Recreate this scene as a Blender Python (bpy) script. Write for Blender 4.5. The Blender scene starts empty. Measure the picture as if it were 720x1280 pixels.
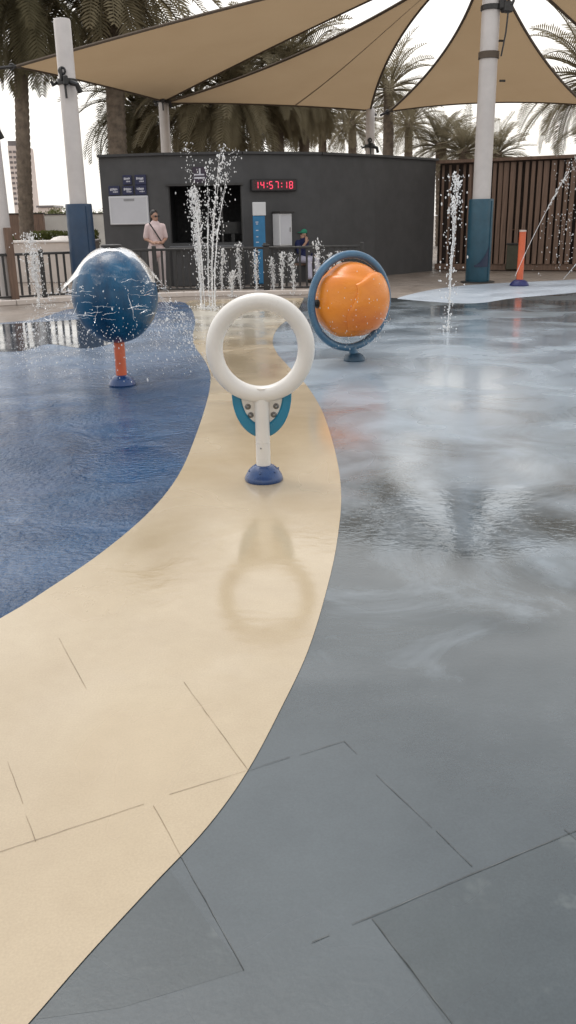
import bpy, math, random
from mathutils import Vector, Matrix, noise as mnoise
random.seed(7)
rad = math.radians
sc = bpy.context.scene
col = sc.collection
PI = math.pi

# ------------------------------------------------------------------ camera
FP, PITCH, ROLL, EYE = 1080.0, rad(18.8), rad(1.1), 1.5
Fv = Vector((0, math.cos(PITCH), -math.sin(PITCH)))
U0 = Vector((0, math.sin(PITCH), math.cos(PITCH)))
X0 = Vector((1, 0, 0))
Rv = math.cos(ROLL)*X0 - math.sin(ROLL)*U0
Uv = math.sin(ROLL)*X0 + math.cos(ROLL)*U0
CAM = Vector((0, 0, EYE))
cd = bpy.data.cameras.new('camera'); cam = bpy.data.objects.new('camera', cd); col.objects.link(cam)
cd.sensor_fit = 'VERTICAL'; cd.sensor_height = 36; cd.lens = 36*FP/1280
cd.clip_start = .05; cd.clip_end = 3000
m = Matrix((Rv, Uv, -Fv)).transposed().to_4x4(); m.translation = CAM
cam.matrix_world = m
sc.camera = cam

def at(px, py, z=None, Y=None):
    """world point of a measurement made in the photograph, at a known height z or distance Y"""
    d = Fv + Rv*((px-360)/FP) + Uv*((640-py)/FP)
    t = (z-EYE)/d.z if z is not None else Y/d.y
    return CAM + d*t
def G(px, py): return at(px, py, z=0)
def pxm(Y): return FP/(Y*math.cos(PITCH)*1.0)      # rough pixels per metre at eye level

# ------------------------------------------------------------------ materials
MATS = {}
def nodes(name):
    mt = bpy.data.materials.new(name); mt.use_nodes = True
    nt = mt.node_tree; b = nt.nodes['Principled BSDF']
    MATS[name] = mt
    return mt, nt, b
def N(nt, t, **kw):
    n = nt.nodes.new(t)
    for k, v in kw.items():
        if k.startswith('i_'):
            n.inputs[k[2:]].default_value = v
        else: setattr(n, k, v)
    return n
def L(nt, a, b): nt.links.new(a, b)
def coords(nt, scale=(1, 1, 1), obj=True):
    tc = N(nt, 'ShaderNodeTexCoord'); mp = N(nt, 'ShaderNodeMapping'); mp.inputs['Scale'].default_value = scale
    L(nt, tc.outputs['Object' if obj else 'Generated'], mp.inputs['Vector']); return mp.outputs['Vector']
def ramp(nt, fac, stops):
    r = N(nt, 'ShaderNodeValToRGB'); e = r.color_ramp.elements
    while len(e) < len(stops): e.new(.5)
    for el, (p, c) in zip(e, stops):
        el.position = p; el.color = (c, c, c, 1) if isinstance(c, (int, float)) else (*c, 1)
    L(nt, fac, r.inputs['Fac']); return r.outputs['Color']
def noise(nt, vec, scale, detail=4, rough=.55, dist=0):
    n = N(nt, 'ShaderNodeTexNoise'); n.inputs['Scale'].default_value = scale; n.inputs['Detail'].default_value = detail
    n.inputs['Roughness'].default_value = rough; n.inputs['Distortion'].default_value = dist
    if vec is not None: L(nt, vec, n.inputs['Vector'])
    return n.outputs['Fac']
def mixc(nt, fac, a, b, blend='MIX'):
    n = N(nt, 'ShaderNodeMix', data_type='RGBA', blend_type=blend)
    for s, v in ((n.inputs[0], fac), (n.inputs[6], a), (n.inputs[7], b)):
        if hasattr(v, 'is_output'): L(nt, v, s)
        elif isinstance(v, (int, float)): s.default_value = v
        else: s.default_value = (*v, 1)
    return n.outputs[2]
def mth(nt, op, a, b=0.0):
    n = N(nt, 'ShaderNodeMath', operation=op)
    for s, v in zip(n.inputs, (a, b)):
        if hasattr(v, 'is_output'): L(nt, v, s)
        else: s.default_value = v
    return n.outputs[0]
def bump(nt, h, strength, dist=.02):
    n = N(nt, 'ShaderNodeBump'); n.inputs['Strength'].default_value = strength; n.inputs['Distance'].default_value = dist
    L(nt, h, n.inputs['Height']); return n.outputs['Normal']

def mat(name, c, rough=.5, var=.15, scale=6, bmp=0.0, bscale=40, metal=0.0, spec=.5, stretch=(1, 1, 1), coat=0.0, c2=None):
    """painted / mineral surface with mottled colour, uneven gloss and a little relief"""
    mt, nt, b = nodes(name)
    v = coords(nt, stretch)
    n1 = noise(nt, v, scale, 6, .6)
    lo = tuple(x*(1-var) for x in c); hi = tuple(min(1, x*(1+var)) for x in c) if c2 is None else c2
    L(nt, mixc(nt, ramp(nt, n1, [(.3, 0.0), (.7, 1.0)]), lo, hi), b.inputs['Base Color'])
    n2 = noise(nt, v, scale*2.7, 4)
    L(nt, ramp(nt, n2, [(.25, max(0, rough-.12)), (.75, min(1, rough+.12))]), b.inputs['Roughness'])
    b.inputs['Metallic'].default_value = metal; b.inputs['Specular IOR Level'].default_value = spec
    b.inputs['Coat Weight'].default_value = coat; b.inputs['Coat Roughness'].default_value = .08
    if bmp: L(nt, bump(nt, noise(nt, v, bscale, 5), bmp, .01), b.inputs['Normal'])
    return mt

def floor_mat(name, c1, c2, rlo, rhi, rscale, bmp1, b1scale, bmp2=0., b2scale=8, spec=.5, coat=0., d1=.006, d2=.02, patchy=0., grain_=.25, wet=(), sheen_mist_tint=None, calm=0., fleck=0.0, flc=(.6, .6, .6), fscale=30, stain=None):
    mt, nt, b = nodes(name)
    v = coords(nt)
    big = noise(nt, v, .8, 5, .6, .6)
    fine = noise(nt, v, 9, 6, .65)
    f = mth(nt, 'ADD', mth(nt, 'MULTIPLY', big, .7), mth(nt, 'MULTIPLY', fine, .3))
    c = mixc(nt, ramp(nt, f, [(.36, 0.0), (.64, 1.0)]), c1, c2)
    grain = noise(nt, v, 160, 2)
    c = mixc(nt, grain_, c, ramp(nt, grain, [(.3, .25), (.7, .75)]), 'OVERLAY')
    if stain:
        s = noise(nt, v, stain[0], 4, .5, .15)
        c = mixc(nt, mth(nt, 'MULTIPLY', ramp(nt, s, [(.42, 0.0), (.75, 1.0)]), stain[1]), c, stain[2])
    if fleck:
        n = noise(nt, v, fscale, 3, .7)
        patch = noise(nt, v, 1.3, 3)
        k = mth(nt, 'MULTIPLY', ramp(nt, n, [(.58, 0.0), (.68, 1.0)]), ramp(nt, patch, [(.42, 0.0), (.6, fleck)]))
        c = mixc(nt, k, c, flc)
    if sheen_mist_tint:       # sky sheen and spray mist painted into the floor colour as a pale patch
        (mx_, my_, mr, ms, mcol, mk) = sheen_mist_tint
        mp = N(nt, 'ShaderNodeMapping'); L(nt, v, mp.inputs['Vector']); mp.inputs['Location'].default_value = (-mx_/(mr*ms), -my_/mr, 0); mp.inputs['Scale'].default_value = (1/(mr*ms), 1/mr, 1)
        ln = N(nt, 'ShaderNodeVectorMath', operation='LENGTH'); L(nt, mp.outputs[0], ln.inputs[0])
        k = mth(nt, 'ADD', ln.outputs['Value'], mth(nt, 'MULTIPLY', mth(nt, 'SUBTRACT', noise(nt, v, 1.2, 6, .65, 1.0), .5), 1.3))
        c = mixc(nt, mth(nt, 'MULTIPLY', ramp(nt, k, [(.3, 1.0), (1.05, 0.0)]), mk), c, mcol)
    L(nt, c, b.inputs['Base Color'])
    pud = noise(nt, v, rscale, 3, .5, .8)
    wetm = None
    for (wx, wy, wr, ws) in wet:        # pools of standing water: centre, radius, stretch along x
        mp = N(nt, 'ShaderNodeMapping'); L(nt, v, mp.inputs['Vector']); mp.inputs['Location'].default_value = (-wx/(wr*ws), -wy/wr, 0); mp.inputs['Scale'].default_value = (1/(wr*ws), 1/wr, 1)
        ln = N(nt, 'ShaderNodeVectorMath', operation='LENGTH'); L(nt, mp.outputs[0], ln.inputs[0])
        k = mth(nt, 'ADD', ln.outputs['Value'], mth(nt, 'MULTIPLY', mth(nt, 'SUBTRACT', noise(nt, v, 2.5, 5, .65, .6), .5), 1.5))
        k = ramp(nt, k, [(.62, 1.0), (.98, 0.0)])
        wetm = k if wetm is None else mth(nt, 'MAXIMUM', wetm, k)
    if wetm is not None and calm: h_calm = mth(nt, 'SUBTRACT', 1.0, mth(nt, 'MULTIPLY', wetm, calm))
    rg = ramp(nt, pud, [(.38, rlo), (.62, rhi)])
    if wetm is not None: rg = mixc(nt, wetm, rg, (.045, .045, .045))
    L(nt, rg, b.inputs['Roughness'])
    b.inputs['Specular IOR Level'].default_value = spec
    h = mth(nt, 'MULTIPLY', noise(nt, v, b1scale, 4, .6), 1.0)
    nrm = N(nt, 'ShaderNodeBump'); nrm.inputs['Strength'].default_value = bmp1; nrm.inputs['Distance'].default_value = d1
    if wetm is not None and calm: h = mth(nt, 'MULTIPLY', h, h_calm)
    if patchy: h = mth(nt, 'MULTIPLY', h, ramp(nt, noise(nt, v, 1.1, 4, .6, .5), [(.36, patchy), (.62, 1.0)]))
    cw = ramp(nt, pud, [(.38, coat), (.62, coat*.25)])
    if wetm is not None: cw = mth(nt, 'MULTIPLY', cw, mth(nt, 'SUBTRACT', 1.0, wetm))
    L(nt, cw, b.inputs['Coat Weight']); b.inputs['Coat Roughness'].default_value = .12; b.inputs['Coat IOR'].default_value = 1.4
    L(nt, h, nrm.inputs['Height'])
    if bmp2:
        n2 = N(nt, 'ShaderNodeBump'); n2.inputs['Strength'].default_value = bmp2; n2.inputs['Distance'].default_value = d2
        w = noise(nt, coords(nt, (1, 1.6, 1)), b2scale, 2, .5, 1.5)
        mask = ramp(nt, noise(nt, v, .55, 2), [(.45, 0.0), (.6, 1.0)])
        if wetm is not None: mask = mth(nt, 'MAXIMUM', mask, wetm)
        L(nt, mth(nt, 'MULTIPLY', w, mask), n2.inputs['Height']); L(nt, nrm.outputs[0], n2.inputs['Normal']); nrm = n2
    L(nt, nrm.outputs[0], b.inputs['Normal'])
    return mt

_a, _b, _c, _d = G(568, 655), G(610, 418), G(337, 737), G(470, 505)
WETG = ((_a.x, _a.y+.1, .8, 1.1), )
M_GREY = floor_mat('wet_grey_rubber', (.024, .036, .043), (.046, .062, .071), .12, .34, .9, .08, 60, .04, 12, spec=.8, coat=.6, calm=.9, stain=(.9, .5, (.11, .134, .148)), wet=WETG, sheen_mist_tint=(_b.x-.6, _b.y-2.0, 6.6, .9, (.34, .41, .48), .85))  # pale tint over the far floor paints in the missing sky reflection
M_SLAB = floor_mat('scummy_grey_rubber', (.024, .036, .042), (.046, .062, .069), .15, .40, .9, .08, 70, spec=.75, fleck=.8, flc=(.115, .135, .135), fscale=8, coat=.6)
_e = G(168, 580)
M_BLUE = floor_mat('wet_blue_rubber', (.002, .031, .098), (.005, .062, .160), .14, .34, 1.2, 1.0, 26, .3, 12, spec=.5, coat=.2, d1=.06, patchy=.10, fleck=.42, flc=(.12, .22, .36), fscale=28, wet=((_e.x, _e.y, .55, .9), ), calm=.9, sheen_mist_tint=(G(60, 430).x, G(60, 430).y+.6, 4.6, 1.2, (.20, .26, .35), .75))  # flecks paint in reflected sparkle, pale tint paints the silvery far sheen
M_BEIGE = floor_mat('beige_rubber', (.405, .322, .212), (.475, .388, .264), .10, .30, .9, .05, 80, .05, 4, spec=.6, coat=.5, stain=(1.4, .35, (.37, .29, .19)), grain_=.12, wet=((_c.x, _c.y, .95, .8), ), sheen_mist_tint=(G(262, 400).x, G(262, 400).y, 3.2, .6, (.56, .53, .46), .8))  # pale tint round the tall jets paints in their mist
M_PALE = floor_mat('pale_blue_rubber', (.36, .41, .47), (.45, .50, .56), .3, .55, 1.0, .15, 70)
M_PAVE = floor_mat('brown_paving', (.20, .165, .14), (.28, .235, .20), .35, .7, 1.0, .3, 30, spec=.3)
M_SEAM = mat('dark_joint', (.030, .035, .038), .6, .6, 9, c2=(.13, .14, .14))
M_SEAMB = mat('brown_joint', (.21, .155, .095), .6, .4, 9)

M_WHITE = mat('cream_gelcoat', (.74, .71, .67), .32, .05, 4, coat=.3)
M_BLUEB = mat('blue_base_paint', (.010, .048, .165), .3, .2, 8, coat=.4)
M_TEAL = mat('teal_plastic', (.006, .18, .31), .35, .12, 5, coat=.2)
M_NAVY = mat('navy_globe_gelcoat', (.002, .026, .085), .30, .3, 2.6, stretch=(1.6, 1.6, .35), coat=.05, spec=.35, c2=(.010, .105, .215))
M_ORG = mat('orange_stem_paint', (.62, .12, .045), .35, .12, 6, coat=.3)
M_BALL = mat('orange_fibreglass', (.66, .170, .026), .30, .10, 1.3, coat=.12, spec=.35, stretch=(1, 1, 2.2), c2=(.84, .29, .028))
M_RINGB = mat('steel_blue_paint', (.045, .125, .215), .3, .25, 5, coat=.3)
M_STEEL = mat('bolt_steel', (.25, .24, .23), .35, .2, 20, metal=.9)
M_DKMET = mat('dark_metal', (.03, .028, .027), .5, .25, 10)
M_POLE = mat('pole_paint', (.56, .52, .50), .45, .07, 3)
M_PADL = mat('navy_pad_vinyl', (.016, .045, .095), .42, .2, 3, bmp=.25, bscale=6)
M_PADR = mat('teal_pad_vinyl', (.018, .070, .105), .42, .2, 3, bmp=.25, bscale=6)
M_WALL = mat('charcoal_render', (.064, .063, .064), .75, .12, 1.5, bmp=.15, bscale=60)
M_IN = mat('dark_interior', (.012, .012, .013), .8)
M_CNT = mat('grey_counter', (.10, .10, .105), .5)
M_TIMB = mat('brown_timber', (.155, .095, .066), .65, .35, 3, stretch=(6, 6, .5), bmp=.2, bscale=14)
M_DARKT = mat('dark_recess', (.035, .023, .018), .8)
M_SIGN = mat('navy_sign', (.012, .016, .06), .4)
M_INK = mat('pale_lettering', (.55, .55, .60), .5)
M_BOARD = mat('white_board', (.50, .50, .53), .4, .06, 2)
M_POST = mat('poster_blue', (.02, .16, .33), .4, .2, 3)
M_CAB = mat('white_cabinet', (.62, .62, .63), .4, .05, 3)
M_BLACK = mat('black_plastic', (.012, .012, .013), .4)
M_BIN = mat('olive_bin', (.05, .05, .03), .5)
M_STONE = mat('pale_stone', (.58, .51, .46), .7, .1, 3, bmp=.1)
M_WALLP = mat('pale_wall', (.55, .53, .49), .8, .12, 1)
M_TENT = mat('white_canvas', (.75, .70, .66), .7, .06, 2)
M_TOWER = mat('tower_concrete', (.70, .60, .55), .8, .1, .1)
M_GLASS = mat('tower_glazing', (.16, .14, .14), .3, .3, .3)
M_TRUNK = mat('palm_bark', (.16, .125, .095), .9, .4, 5, bmp=.6, bscale=12)
M_TRUNK2 = mat('tree_bark', (.12, .09, .07), .9, .3, 6, bmp=.5, bscale=14)
M_SKIN = mat('skin', (.42, .24, .17), .5, .08, 10)
M_HAIR = mat('black_hair', (.015, .012, .011), .5)
M_TEE = mat('pale_pink_cotton', (.66, .52, .51), .85, .1, 8, bmp=.3, bscale=12)
M_TROU = mat('pale_grey_cotton', (.52, .45, .44), .85, .12, 8, bmp=.3, bscale=12)
M_NVY = mat('navy_cotton', (.012, .018, .075), .85, .2, 8, bmp=.3, bscale=12)
M_LAV = mat('lavender_cotton', (.50, .48, .58), .85, .12, 8, bmp=.3, bscale=12)
M_GRN = mat('green_cap', (.02, .22, .13), .7, .2, 8)

def leaf_mat(name, a, b_, tr=.3):
    mt, nt, b = nodes(name)
    v = coords(nt)
    L(nt, mixc(nt, noise(nt, v, 1.7, 4, .7), a, b_), b.inputs['Base Color'])
    b.inputs['Roughness'].default_value = .6; b.inputs['Specular IOR Level'].default_value = .15
    t = N(nt, 'ShaderNodeBsdfTranslucent'); t.inputs['Color'].default_value = (*[x*1.2 for x in b_], 1)
    mx = N(nt, 'ShaderNodeMixShader'); mx.inputs[0].default_value = tr
    L(nt, b.outputs[0], mx.inputs[1]); L(nt, t.outputs[0], mx.inputs[2])
    L(nt, mx.outputs[0], nt.nodes['Material Output'].inputs['Surface'])
    return mt
M_FROND = leaf_mat('date_palm_leaf', (.145, .122, .074), (.235, .198, .124), .3)
M_FRONDG = leaf_mat('olive_palm_leaf', (.072, .063, .034), (.130, .112, .064), .24)
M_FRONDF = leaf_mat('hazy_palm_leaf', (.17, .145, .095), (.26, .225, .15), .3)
M_HEDGE = leaf_mat('hedge_leaf', (.05, .06, .018), (.11, .12, .035), .3)

def sail_mat():
    mt, nt, b = nodes('tan_shade_cloth')
    v = coords(nt)
    w = N(nt, 'ShaderNodeTexWave'); w.inputs['Scale'].default_value = .9; w.inputs['Distortion'].default_value = .3
    L(nt, v, w.inputs['Vector'])
    c = mixc(nt, noise(nt, v, .7, 4), (.31, .215, .125), (.375, .27, .165))
    c = mixc(nt, mth(nt, 'MULTIPLY', ramp(nt, noise(nt, v, 400, 2), [(.4, 0.0), (.6, 1.0)]), .15), c, (.2, .14, .08))
    L(nt, c, b.inputs['Base Color']); b.inputs['Roughness'].default_value = .9; b.inputs['Specular IOR Level'].default_value = .1
    t = N(nt, 'ShaderNodeBsdfTranslucent'); L(nt, c, t.inputs['Color'])
    mx = N(nt, 'ShaderNodeMixShader'); mx.inputs[0].default_value = .5
    L(nt, b.outputs[0], mx.inputs[1]); L(nt, t.outputs[0], mx.inputs[2])
    L(nt, mx.outputs[0], nt.nodes['Material Output'].inputs['Surface'])
    return mt
M_SAIL = sail_mat()
M_HEM = mat('sail_hem', (.10, .075, .055), .8)
M_SEAMS = mat('sail_seam', (.20, .14, .085), .85)

def water_mat(name, w_trans, w_diff, tint=(.93, .94, .95)):
    """aerated water: clear in part, scattering white in part"""
    mt, nt, b = nodes(name)
    nt.nodes.remove(b)
    g = N(nt, 'ShaderNodeBsdfGlossy'); g.inputs['Roughness'].default_value = .06; g.inputs['Color'].default_value = (1, 1, 1, 1)
    d = N(nt, 'ShaderNodeBsdfDiffuse'); d.inputs['Color'].default_value = (*tint, 1)
    tl = N(nt, 'ShaderNodeBsdfTranslucent'); tl.inputs['Color'].default_value = (*tint, 1)
    tp = N(nt, 'ShaderNodeBsdfTransparent')
    fr = N(nt, 'ShaderNodeFresnel'); fr.inputs['IOR'].default_value = 1.33
    m1 = N(nt, 'ShaderNodeMixShader'); m1.inputs[0].default_value = .5; L(nt, d.outputs[0], m1.inputs[1]); L(nt, tl.outputs[0], m1.inputs[2])
    v = coords(nt)
    nz = ramp(nt, noise(nt, v, 26, 3, .6), [(.3, max(0, w_diff-.3)), (.7, min(1, w_diff+.3))])
    m2 = N(nt, 'ShaderNodeMixShader'); L(nt, nz, m2.inputs[0]); L(nt, tp.outputs[0], m2.inputs[1]); L(nt, m1.outputs[0], m2.inputs[2])
    m3 = N(nt, 'ShaderNodeMixShader'); L(nt, fr.outputs[0], m3.inputs[0]); L(nt, m2.outputs[0], m3.inputs[1]); L(nt, g.outputs[0], m3.inputs[2])
    L(nt, m3.outputs[0], nt.nodes['Material Output'].inputs['Surface'])
    return mt
M_WATER = water_mat('aerated_water', 0, .9, (1, 1, 1))
M_DROP = water_mat('water_droplets', 0, .75, (1, 1, 1))
def film_mat():
    mt, nt, b = nodes('water_film'); nt.nodes.remove(b)
    g = N(nt, 'ShaderNodeBsdfGlossy'); g.inputs['Roughness'].default_value = .08
    d = N(nt, 'ShaderNodeBsdfDiffuse'); d.inputs['Color'].default_value = (.8, .83, .87, 1)
    tl = N(nt, 'ShaderNodeBsdfTranslucent'); tl.inputs['Color'].default_value = (.85, .88, .92, 1)
    m1 = N(nt, 'ShaderNodeMixShader'); m1.inputs[0].default_value = .5; L(nt, d.outputs[0], m1.inputs[1]); L(nt, tl.outputs[0], m1.inputs[2])
    tp = N(nt, 'ShaderNodeBsdfTransparent')
    v = coords(nt, (5, 5, 13))
    n1 = noise(nt, v, 1.3, 5, .65, 1.2)
    fac = ramp(nt, n1, [(.45, 0.0), (.58, .10), (.70, .50)])
    lw = N(nt, 'ShaderNodeLayerWeight'); lw.inputs['Blend'].default_value = .18
    edge = mth(nt, 'MULTIPLY', lw.outputs['Facing'], .5)
    fac2 = mth(nt, 'MINIMUM', mth(nt, 'ADD', fac, mth(nt, 'MULTIPLY', mth(nt, 'POWER', lw.outputs['Facing'], 9.0), .45)), .92)
    m2 = N(nt, 'ShaderNodeMixShader'); L(nt, fac2, m2.inputs[0]); L(nt, tp.outputs[0], m2.inputs[1]); L(nt, m1.outputs[0], m2.inputs[2])
    fr = N(nt, 'ShaderNodeFresnel'); fr.inputs['IOR'].default_value = 1.13
    bn = bump(nt, n1, .5, .03); L(nt, bn, g.inputs['Normal'])
    m3 = N(nt, 'ShaderNodeMixShader'); L(nt, fr.outputs[0], m3.inputs[0]); L(nt, m2.outputs[0], m3.inputs[1]); L(nt, g.outputs[0], m3.inputs[2])
    L(nt, m3.outputs[0], nt.nodes['Material Output'].inputs['Surface'])
    return mt
M_FILM = film_mat()
def led_mat():
    mt, nt, b = nodes('red_led')
    b.inputs['Base Color'].default_value = (.5, .03, .06, 1)
    b.inputs['Emission Color'].default_value = (1, .06, .13, 1); b.inputs['Emission Strength'].default_value = 1.1
    return mt
M_LED = led_mat()

# ------------------------------------------------------------------ mesh builder
def ico():
    t = (1+5**.5)/2
    v = [Vector(p).normalized() for p in ((-1,t,0),(1,t,0),(-1,-t,0),(1,-t,0),(0,-1,t),(0,1,t),(0,-1,-t),(0,1,-t),(t,0,-1),(t,0,1),(-t,0,-1),(-t,0,1))]
    f = [(0,11,5),(0,5,1),(0,1,7),(0,7,10),(0,10,11),(1,5,9),(5,11,4),(11,10,2),(10,7,6),(7,1,8),(3,9,4),(3,4,2),(3,2,6),(3,6,8),(3,8,9),(4,9,5),(2,4,11),(6,2,10),(8,6,7),(9,8,1)]
    return v, f
ICO = ico()
class MB:
    def __init__(s): s.v = []; s.f = []
    def add(s, vs, fs):
        o = len(s.v); s.v += [tuple(p) for p in vs]; s.f += [tuple(i+o for i in f) for f in fs]
    def box(s, c, size, rz=0, bev=0.0):
        x, y, z = [k/2 for k in size]; cx, cy, cz = c; cr, sr = math.cos(rz), math.sin(rz)
        b = min(bev, x*.9, y*.9, z*.9)
        if b <= 0:
            P = [(sx*x, sy*y, sz*z) for sz in (-1, 1) for sx, sy in ((-1,-1),(1,-1),(1,1),(-1,1))]
            F = [(3,2,1,0),(4,5,6,7),(0,1,5,4),(1,2,6,5),(2,3,7,6),(3,0,4,7)]
        else:
            P = []
            for (zz, ins) in ((-z, b), (-z+b, 0), (z-b, 0), (z, b)):
                X, Y = x-ins, y-ins; k = b if ins == 0 else b*.6
                P += [(-X+k,-Y,zz),(X-k,-Y,zz),(X,-Y+k,zz),(X,Y-k,zz),(X-k,Y,zz),(-X+k,Y,zz),(-X,Y-k,zz),(-X,-Y+k,zz)]
            F = [tuple(range(7,-1,-1)), tuple(range(24,32))]
            for l in range(3):
                for i in range(8): F.append((l*8+i, l*8+(i+1)%8, (l+1)*8+(i+1)%8, (l+1)*8+i))
        s.add([(cx+px*cr-py*sr, cy+px*sr+py*cr, cz+pz) for px, py, pz in P], F)
    def tube(s, pts, r, n=10, cap=True, closed=False):
        pts = [Vector(p) for p in pts]; k = len(pts)
        if not hasattr(r, '__len__'): r = [r]*k
        o = []; up = None
        for i, p in enumerate(pts):
            if closed: t = pts[(i+1) % k]-pts[i-1]
            else: t = pts[min(i+1, k-1)]-pts[max(i-1, 0)]
            t.normalize()
            if up is None:
                up = Vector((0, 0, 1)) if abs(t.z) < .9 else Vector((1, 0, 0))
            a = t.cross(up); a.normalize(); b = a.cross(t); up = b
            o += [p+r[i]*(math.cos(2*PI*j/n)*a+math.sin(2*PI*j/n)*b) for j in range(n)]
        F = []
        for i in range(k if closed else k-1):
            i2 = (i+1) % k
            for j in range(n): F.append((i*n+j, i*n+(j+1)%n, i2*n+(j+1)%n, i2*n+j))
        if cap and not closed: F += [tuple(range(n-1, -1, -1)), tuple((k-1)*n+j for j in range(n))]
        s.add(o, F)
    def ring(s, c, R, r, ax, ay, n=64, k=16, Rz=None):
        """torus through the plane of the unit vectors ax, ay"""
        ax, ay, c = Vector(ax), Vector(ay), Vector(c); Rz = Rz or R
        az = ax.cross(ay); o = []
        for i in range(n):
            a = 2*PI*i/n; d = math.cos(a)*ax+math.sin(a)*ay
            p = c+R*math.cos(a)*ax+Rz*math.sin(a)*ay
            o += [p+r*(math.cos(2*PI*j/k)*d+math.sin(2*PI*j/k)*az) for j in range(k)]
        s.add(o, [(i*k+j, ((i+1)%n)*k+j, ((i+1)%n)*k+(j+1)%k, i*k+(j+1)%k) for i in range(n) for j in range(k)])
    def lathe(s, prof, n=32, c=(0, 0, 0), wob=None):
        o = []
        for (r, z) in prof:
            for j in range(n):
                a = 2*PI*j/n; rr = r*(1+(wob(a, z) if wob else 0))
                o.append((c[0]+rr*math.cos(a), c[1]+rr*math.sin(a), c[2]+z))
        k = len(prof)
        F = [(i*n+j, i*n+(j+1)%n, (i+1)*n+(j+1)%n, (i+1)*n+j) for i in range(k-1) for j in range(n)]
        if prof[0][0] > 1e-4: F.append(tuple(range(n-1, -1, -1)))
        if prof[-1][0] > 1e-4: F.append(tuple((k-1)*n+j for j in range(n)))
        s.add(o, F)
    def blob(s, c, r, d=(0, 0, 1), st=1.0, jit=.25):
        d = Vector(d).normalized(); a = d.orthogonal().normalized(); b = d.cross(a); c = Vector(c)
        s.add([c+(a*p.x+b*p.y)*r*(1+random.uniform(-jit, jit))+d*p.z*r*st*(1+random.uniform(-jit, jit)) for p in ICO[0]], ICO[1])
    def ell(s, c, rx, ry, rz, n=16, k=10):
        o = []; c = Vector(c)
        for i in range(k+1):
            t = PI*i/k
            for j in range(n):
                a = 2*PI*j/n
                o.append((c.x+rx*math.sin(t)*math.cos(a), c.y+ry*math.sin(t)*math.sin(a), c.z-rz*math.cos(t)))
        s.add(o, [(i*n+j, i*n+(j+1)%n, (i+1)*n+(j+1)%n, (i+1)*n+j) for i in range(k) for j in range(n)])
    def poly(s, pts): s.add(pts, [tuple(range(len(pts)))])
    def prism(s, pts, z0, z1):
        n = len(pts)
        s.add([(x, y, z0) for x, y in pts]+[(x, y, z1) for x, y in pts],
              [tuple(range(n-1, -1, -1)), tuple(range(n, 2*n))]+[(i, (i+1)%n, (i+1)%n+n, i+n) for i in range(n)])
    def build(s, name, m, parent=None, smooth=True, loc=None, rz=0, ang=40, weld=False, stuff=False):
        me = bpy.data.meshes.new(name); me.from_pydata(s.v, [], s.f)
        if weld:
            import bmesh
            bm = bmesh.new(); bm.from_mesh(me); bmesh.ops.remove_doubles(bm, verts=bm.verts, dist=1e-5); bmesh.ops.recalc_face_normals(bm, faces=bm.faces); bm.to_mesh(me); bm.free()
        me.materials.append(m)
        if smooth:
            me.polygons.foreach_set('use_smooth', [True]*len(me.polygons)); me.set_sharp_from_angle(angle=rad(ang))
        o = bpy.data.objects.new(name, me); col.objects.link(o)
        if parent: o.parent = parent
        if loc is not None: o.location = loc
        o.rotation_euler.z = rz
        if stuff: o['kind'] = 'stuff'
        return o

def tag(o, label, cat, group=None):
    o['label'] = label; o['category'] = cat
    if group: o['group'] = group
    return o
def thing(name, label, cat, loc=(0, 0, 0), rz=0, group=None):
    o = bpy.data.objects.new(name, None); col.objects.link(o); o.location = loc; o.rotation_euler.z = rz; o.empty_display_size = .2
    return tag(o, label, cat, group)
def struct(o): o['kind'] = 'structure'; return o
def bez(a, b, c, t): return a*(1-t)**2+b*2*t*(1-t)+c*t*t
def smooth_curve(P, sub=6):
    """Catmull-Rom through 2-D/3-D points"""
    P = [Vector(p) for p in P]; out = []
    for i in range(len(P)-1):
        p0, p1, p2, p3 = P[max(i-1, 0)], P[i], P[i+1], P[min(i+2, len(P)-1)]
        for k in range(sub):
            t = k/sub
            out.append(.5*((2*p1)+(p2-p0)*t+(2*p0-5*p1+4*p2-p3)*t*t+(3*p1-p0-3*p2+p3)*t**3))
    out.append(P[-1]); return out

# ------------------------------------------------------------------ setting: ground and the coloured splash floor
def sheet(name, pts, z, m):
    b = MB(); b.poly([(p[0], p[1], z) for p in pts]); return struct(b.build(name, m, smooth=False))
b = MB(); b.poly([(-1500, -1500, 0), (1500, -1500, 0), (1500, 1500, 0), (-1500, 1500, 0)])
struct(b.build('ground', M_PAVE, smooth=False))
far_grey = smooth_curve([G(*p) for p in ((380, 372), (440, 372), (500, 373), (561, 378), (601, 378), (643, 372), (720, 365), (840, 352))])
grey_poly = [(-6, -4, 0), (14, -4, 0), (14, far_grey[-1].y, 0)] + [tuple(p) for p in reversed(far_grey)] + [(-1.0, far_grey[0].y-2, 0), (-6, 3, 0)]
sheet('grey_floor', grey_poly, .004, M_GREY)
arc_lo = smooth_curve([G(*p) for p in ((497, 374), (561, 379), (601, 379), (643, 373), (720, 366), (840, 353))])
arc_up = smooth_curve([G(*p) for p in ((497, 373), (506, 370), (537, 363), (582, 357), (640, 353.5), (720, 349.5), (840, 341))])
sheet('pale_floor_band', [tuple(p) for p in arc_lo]+[tuple(p) for p in reversed(arc_up)], .0055, M_PALE)

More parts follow.
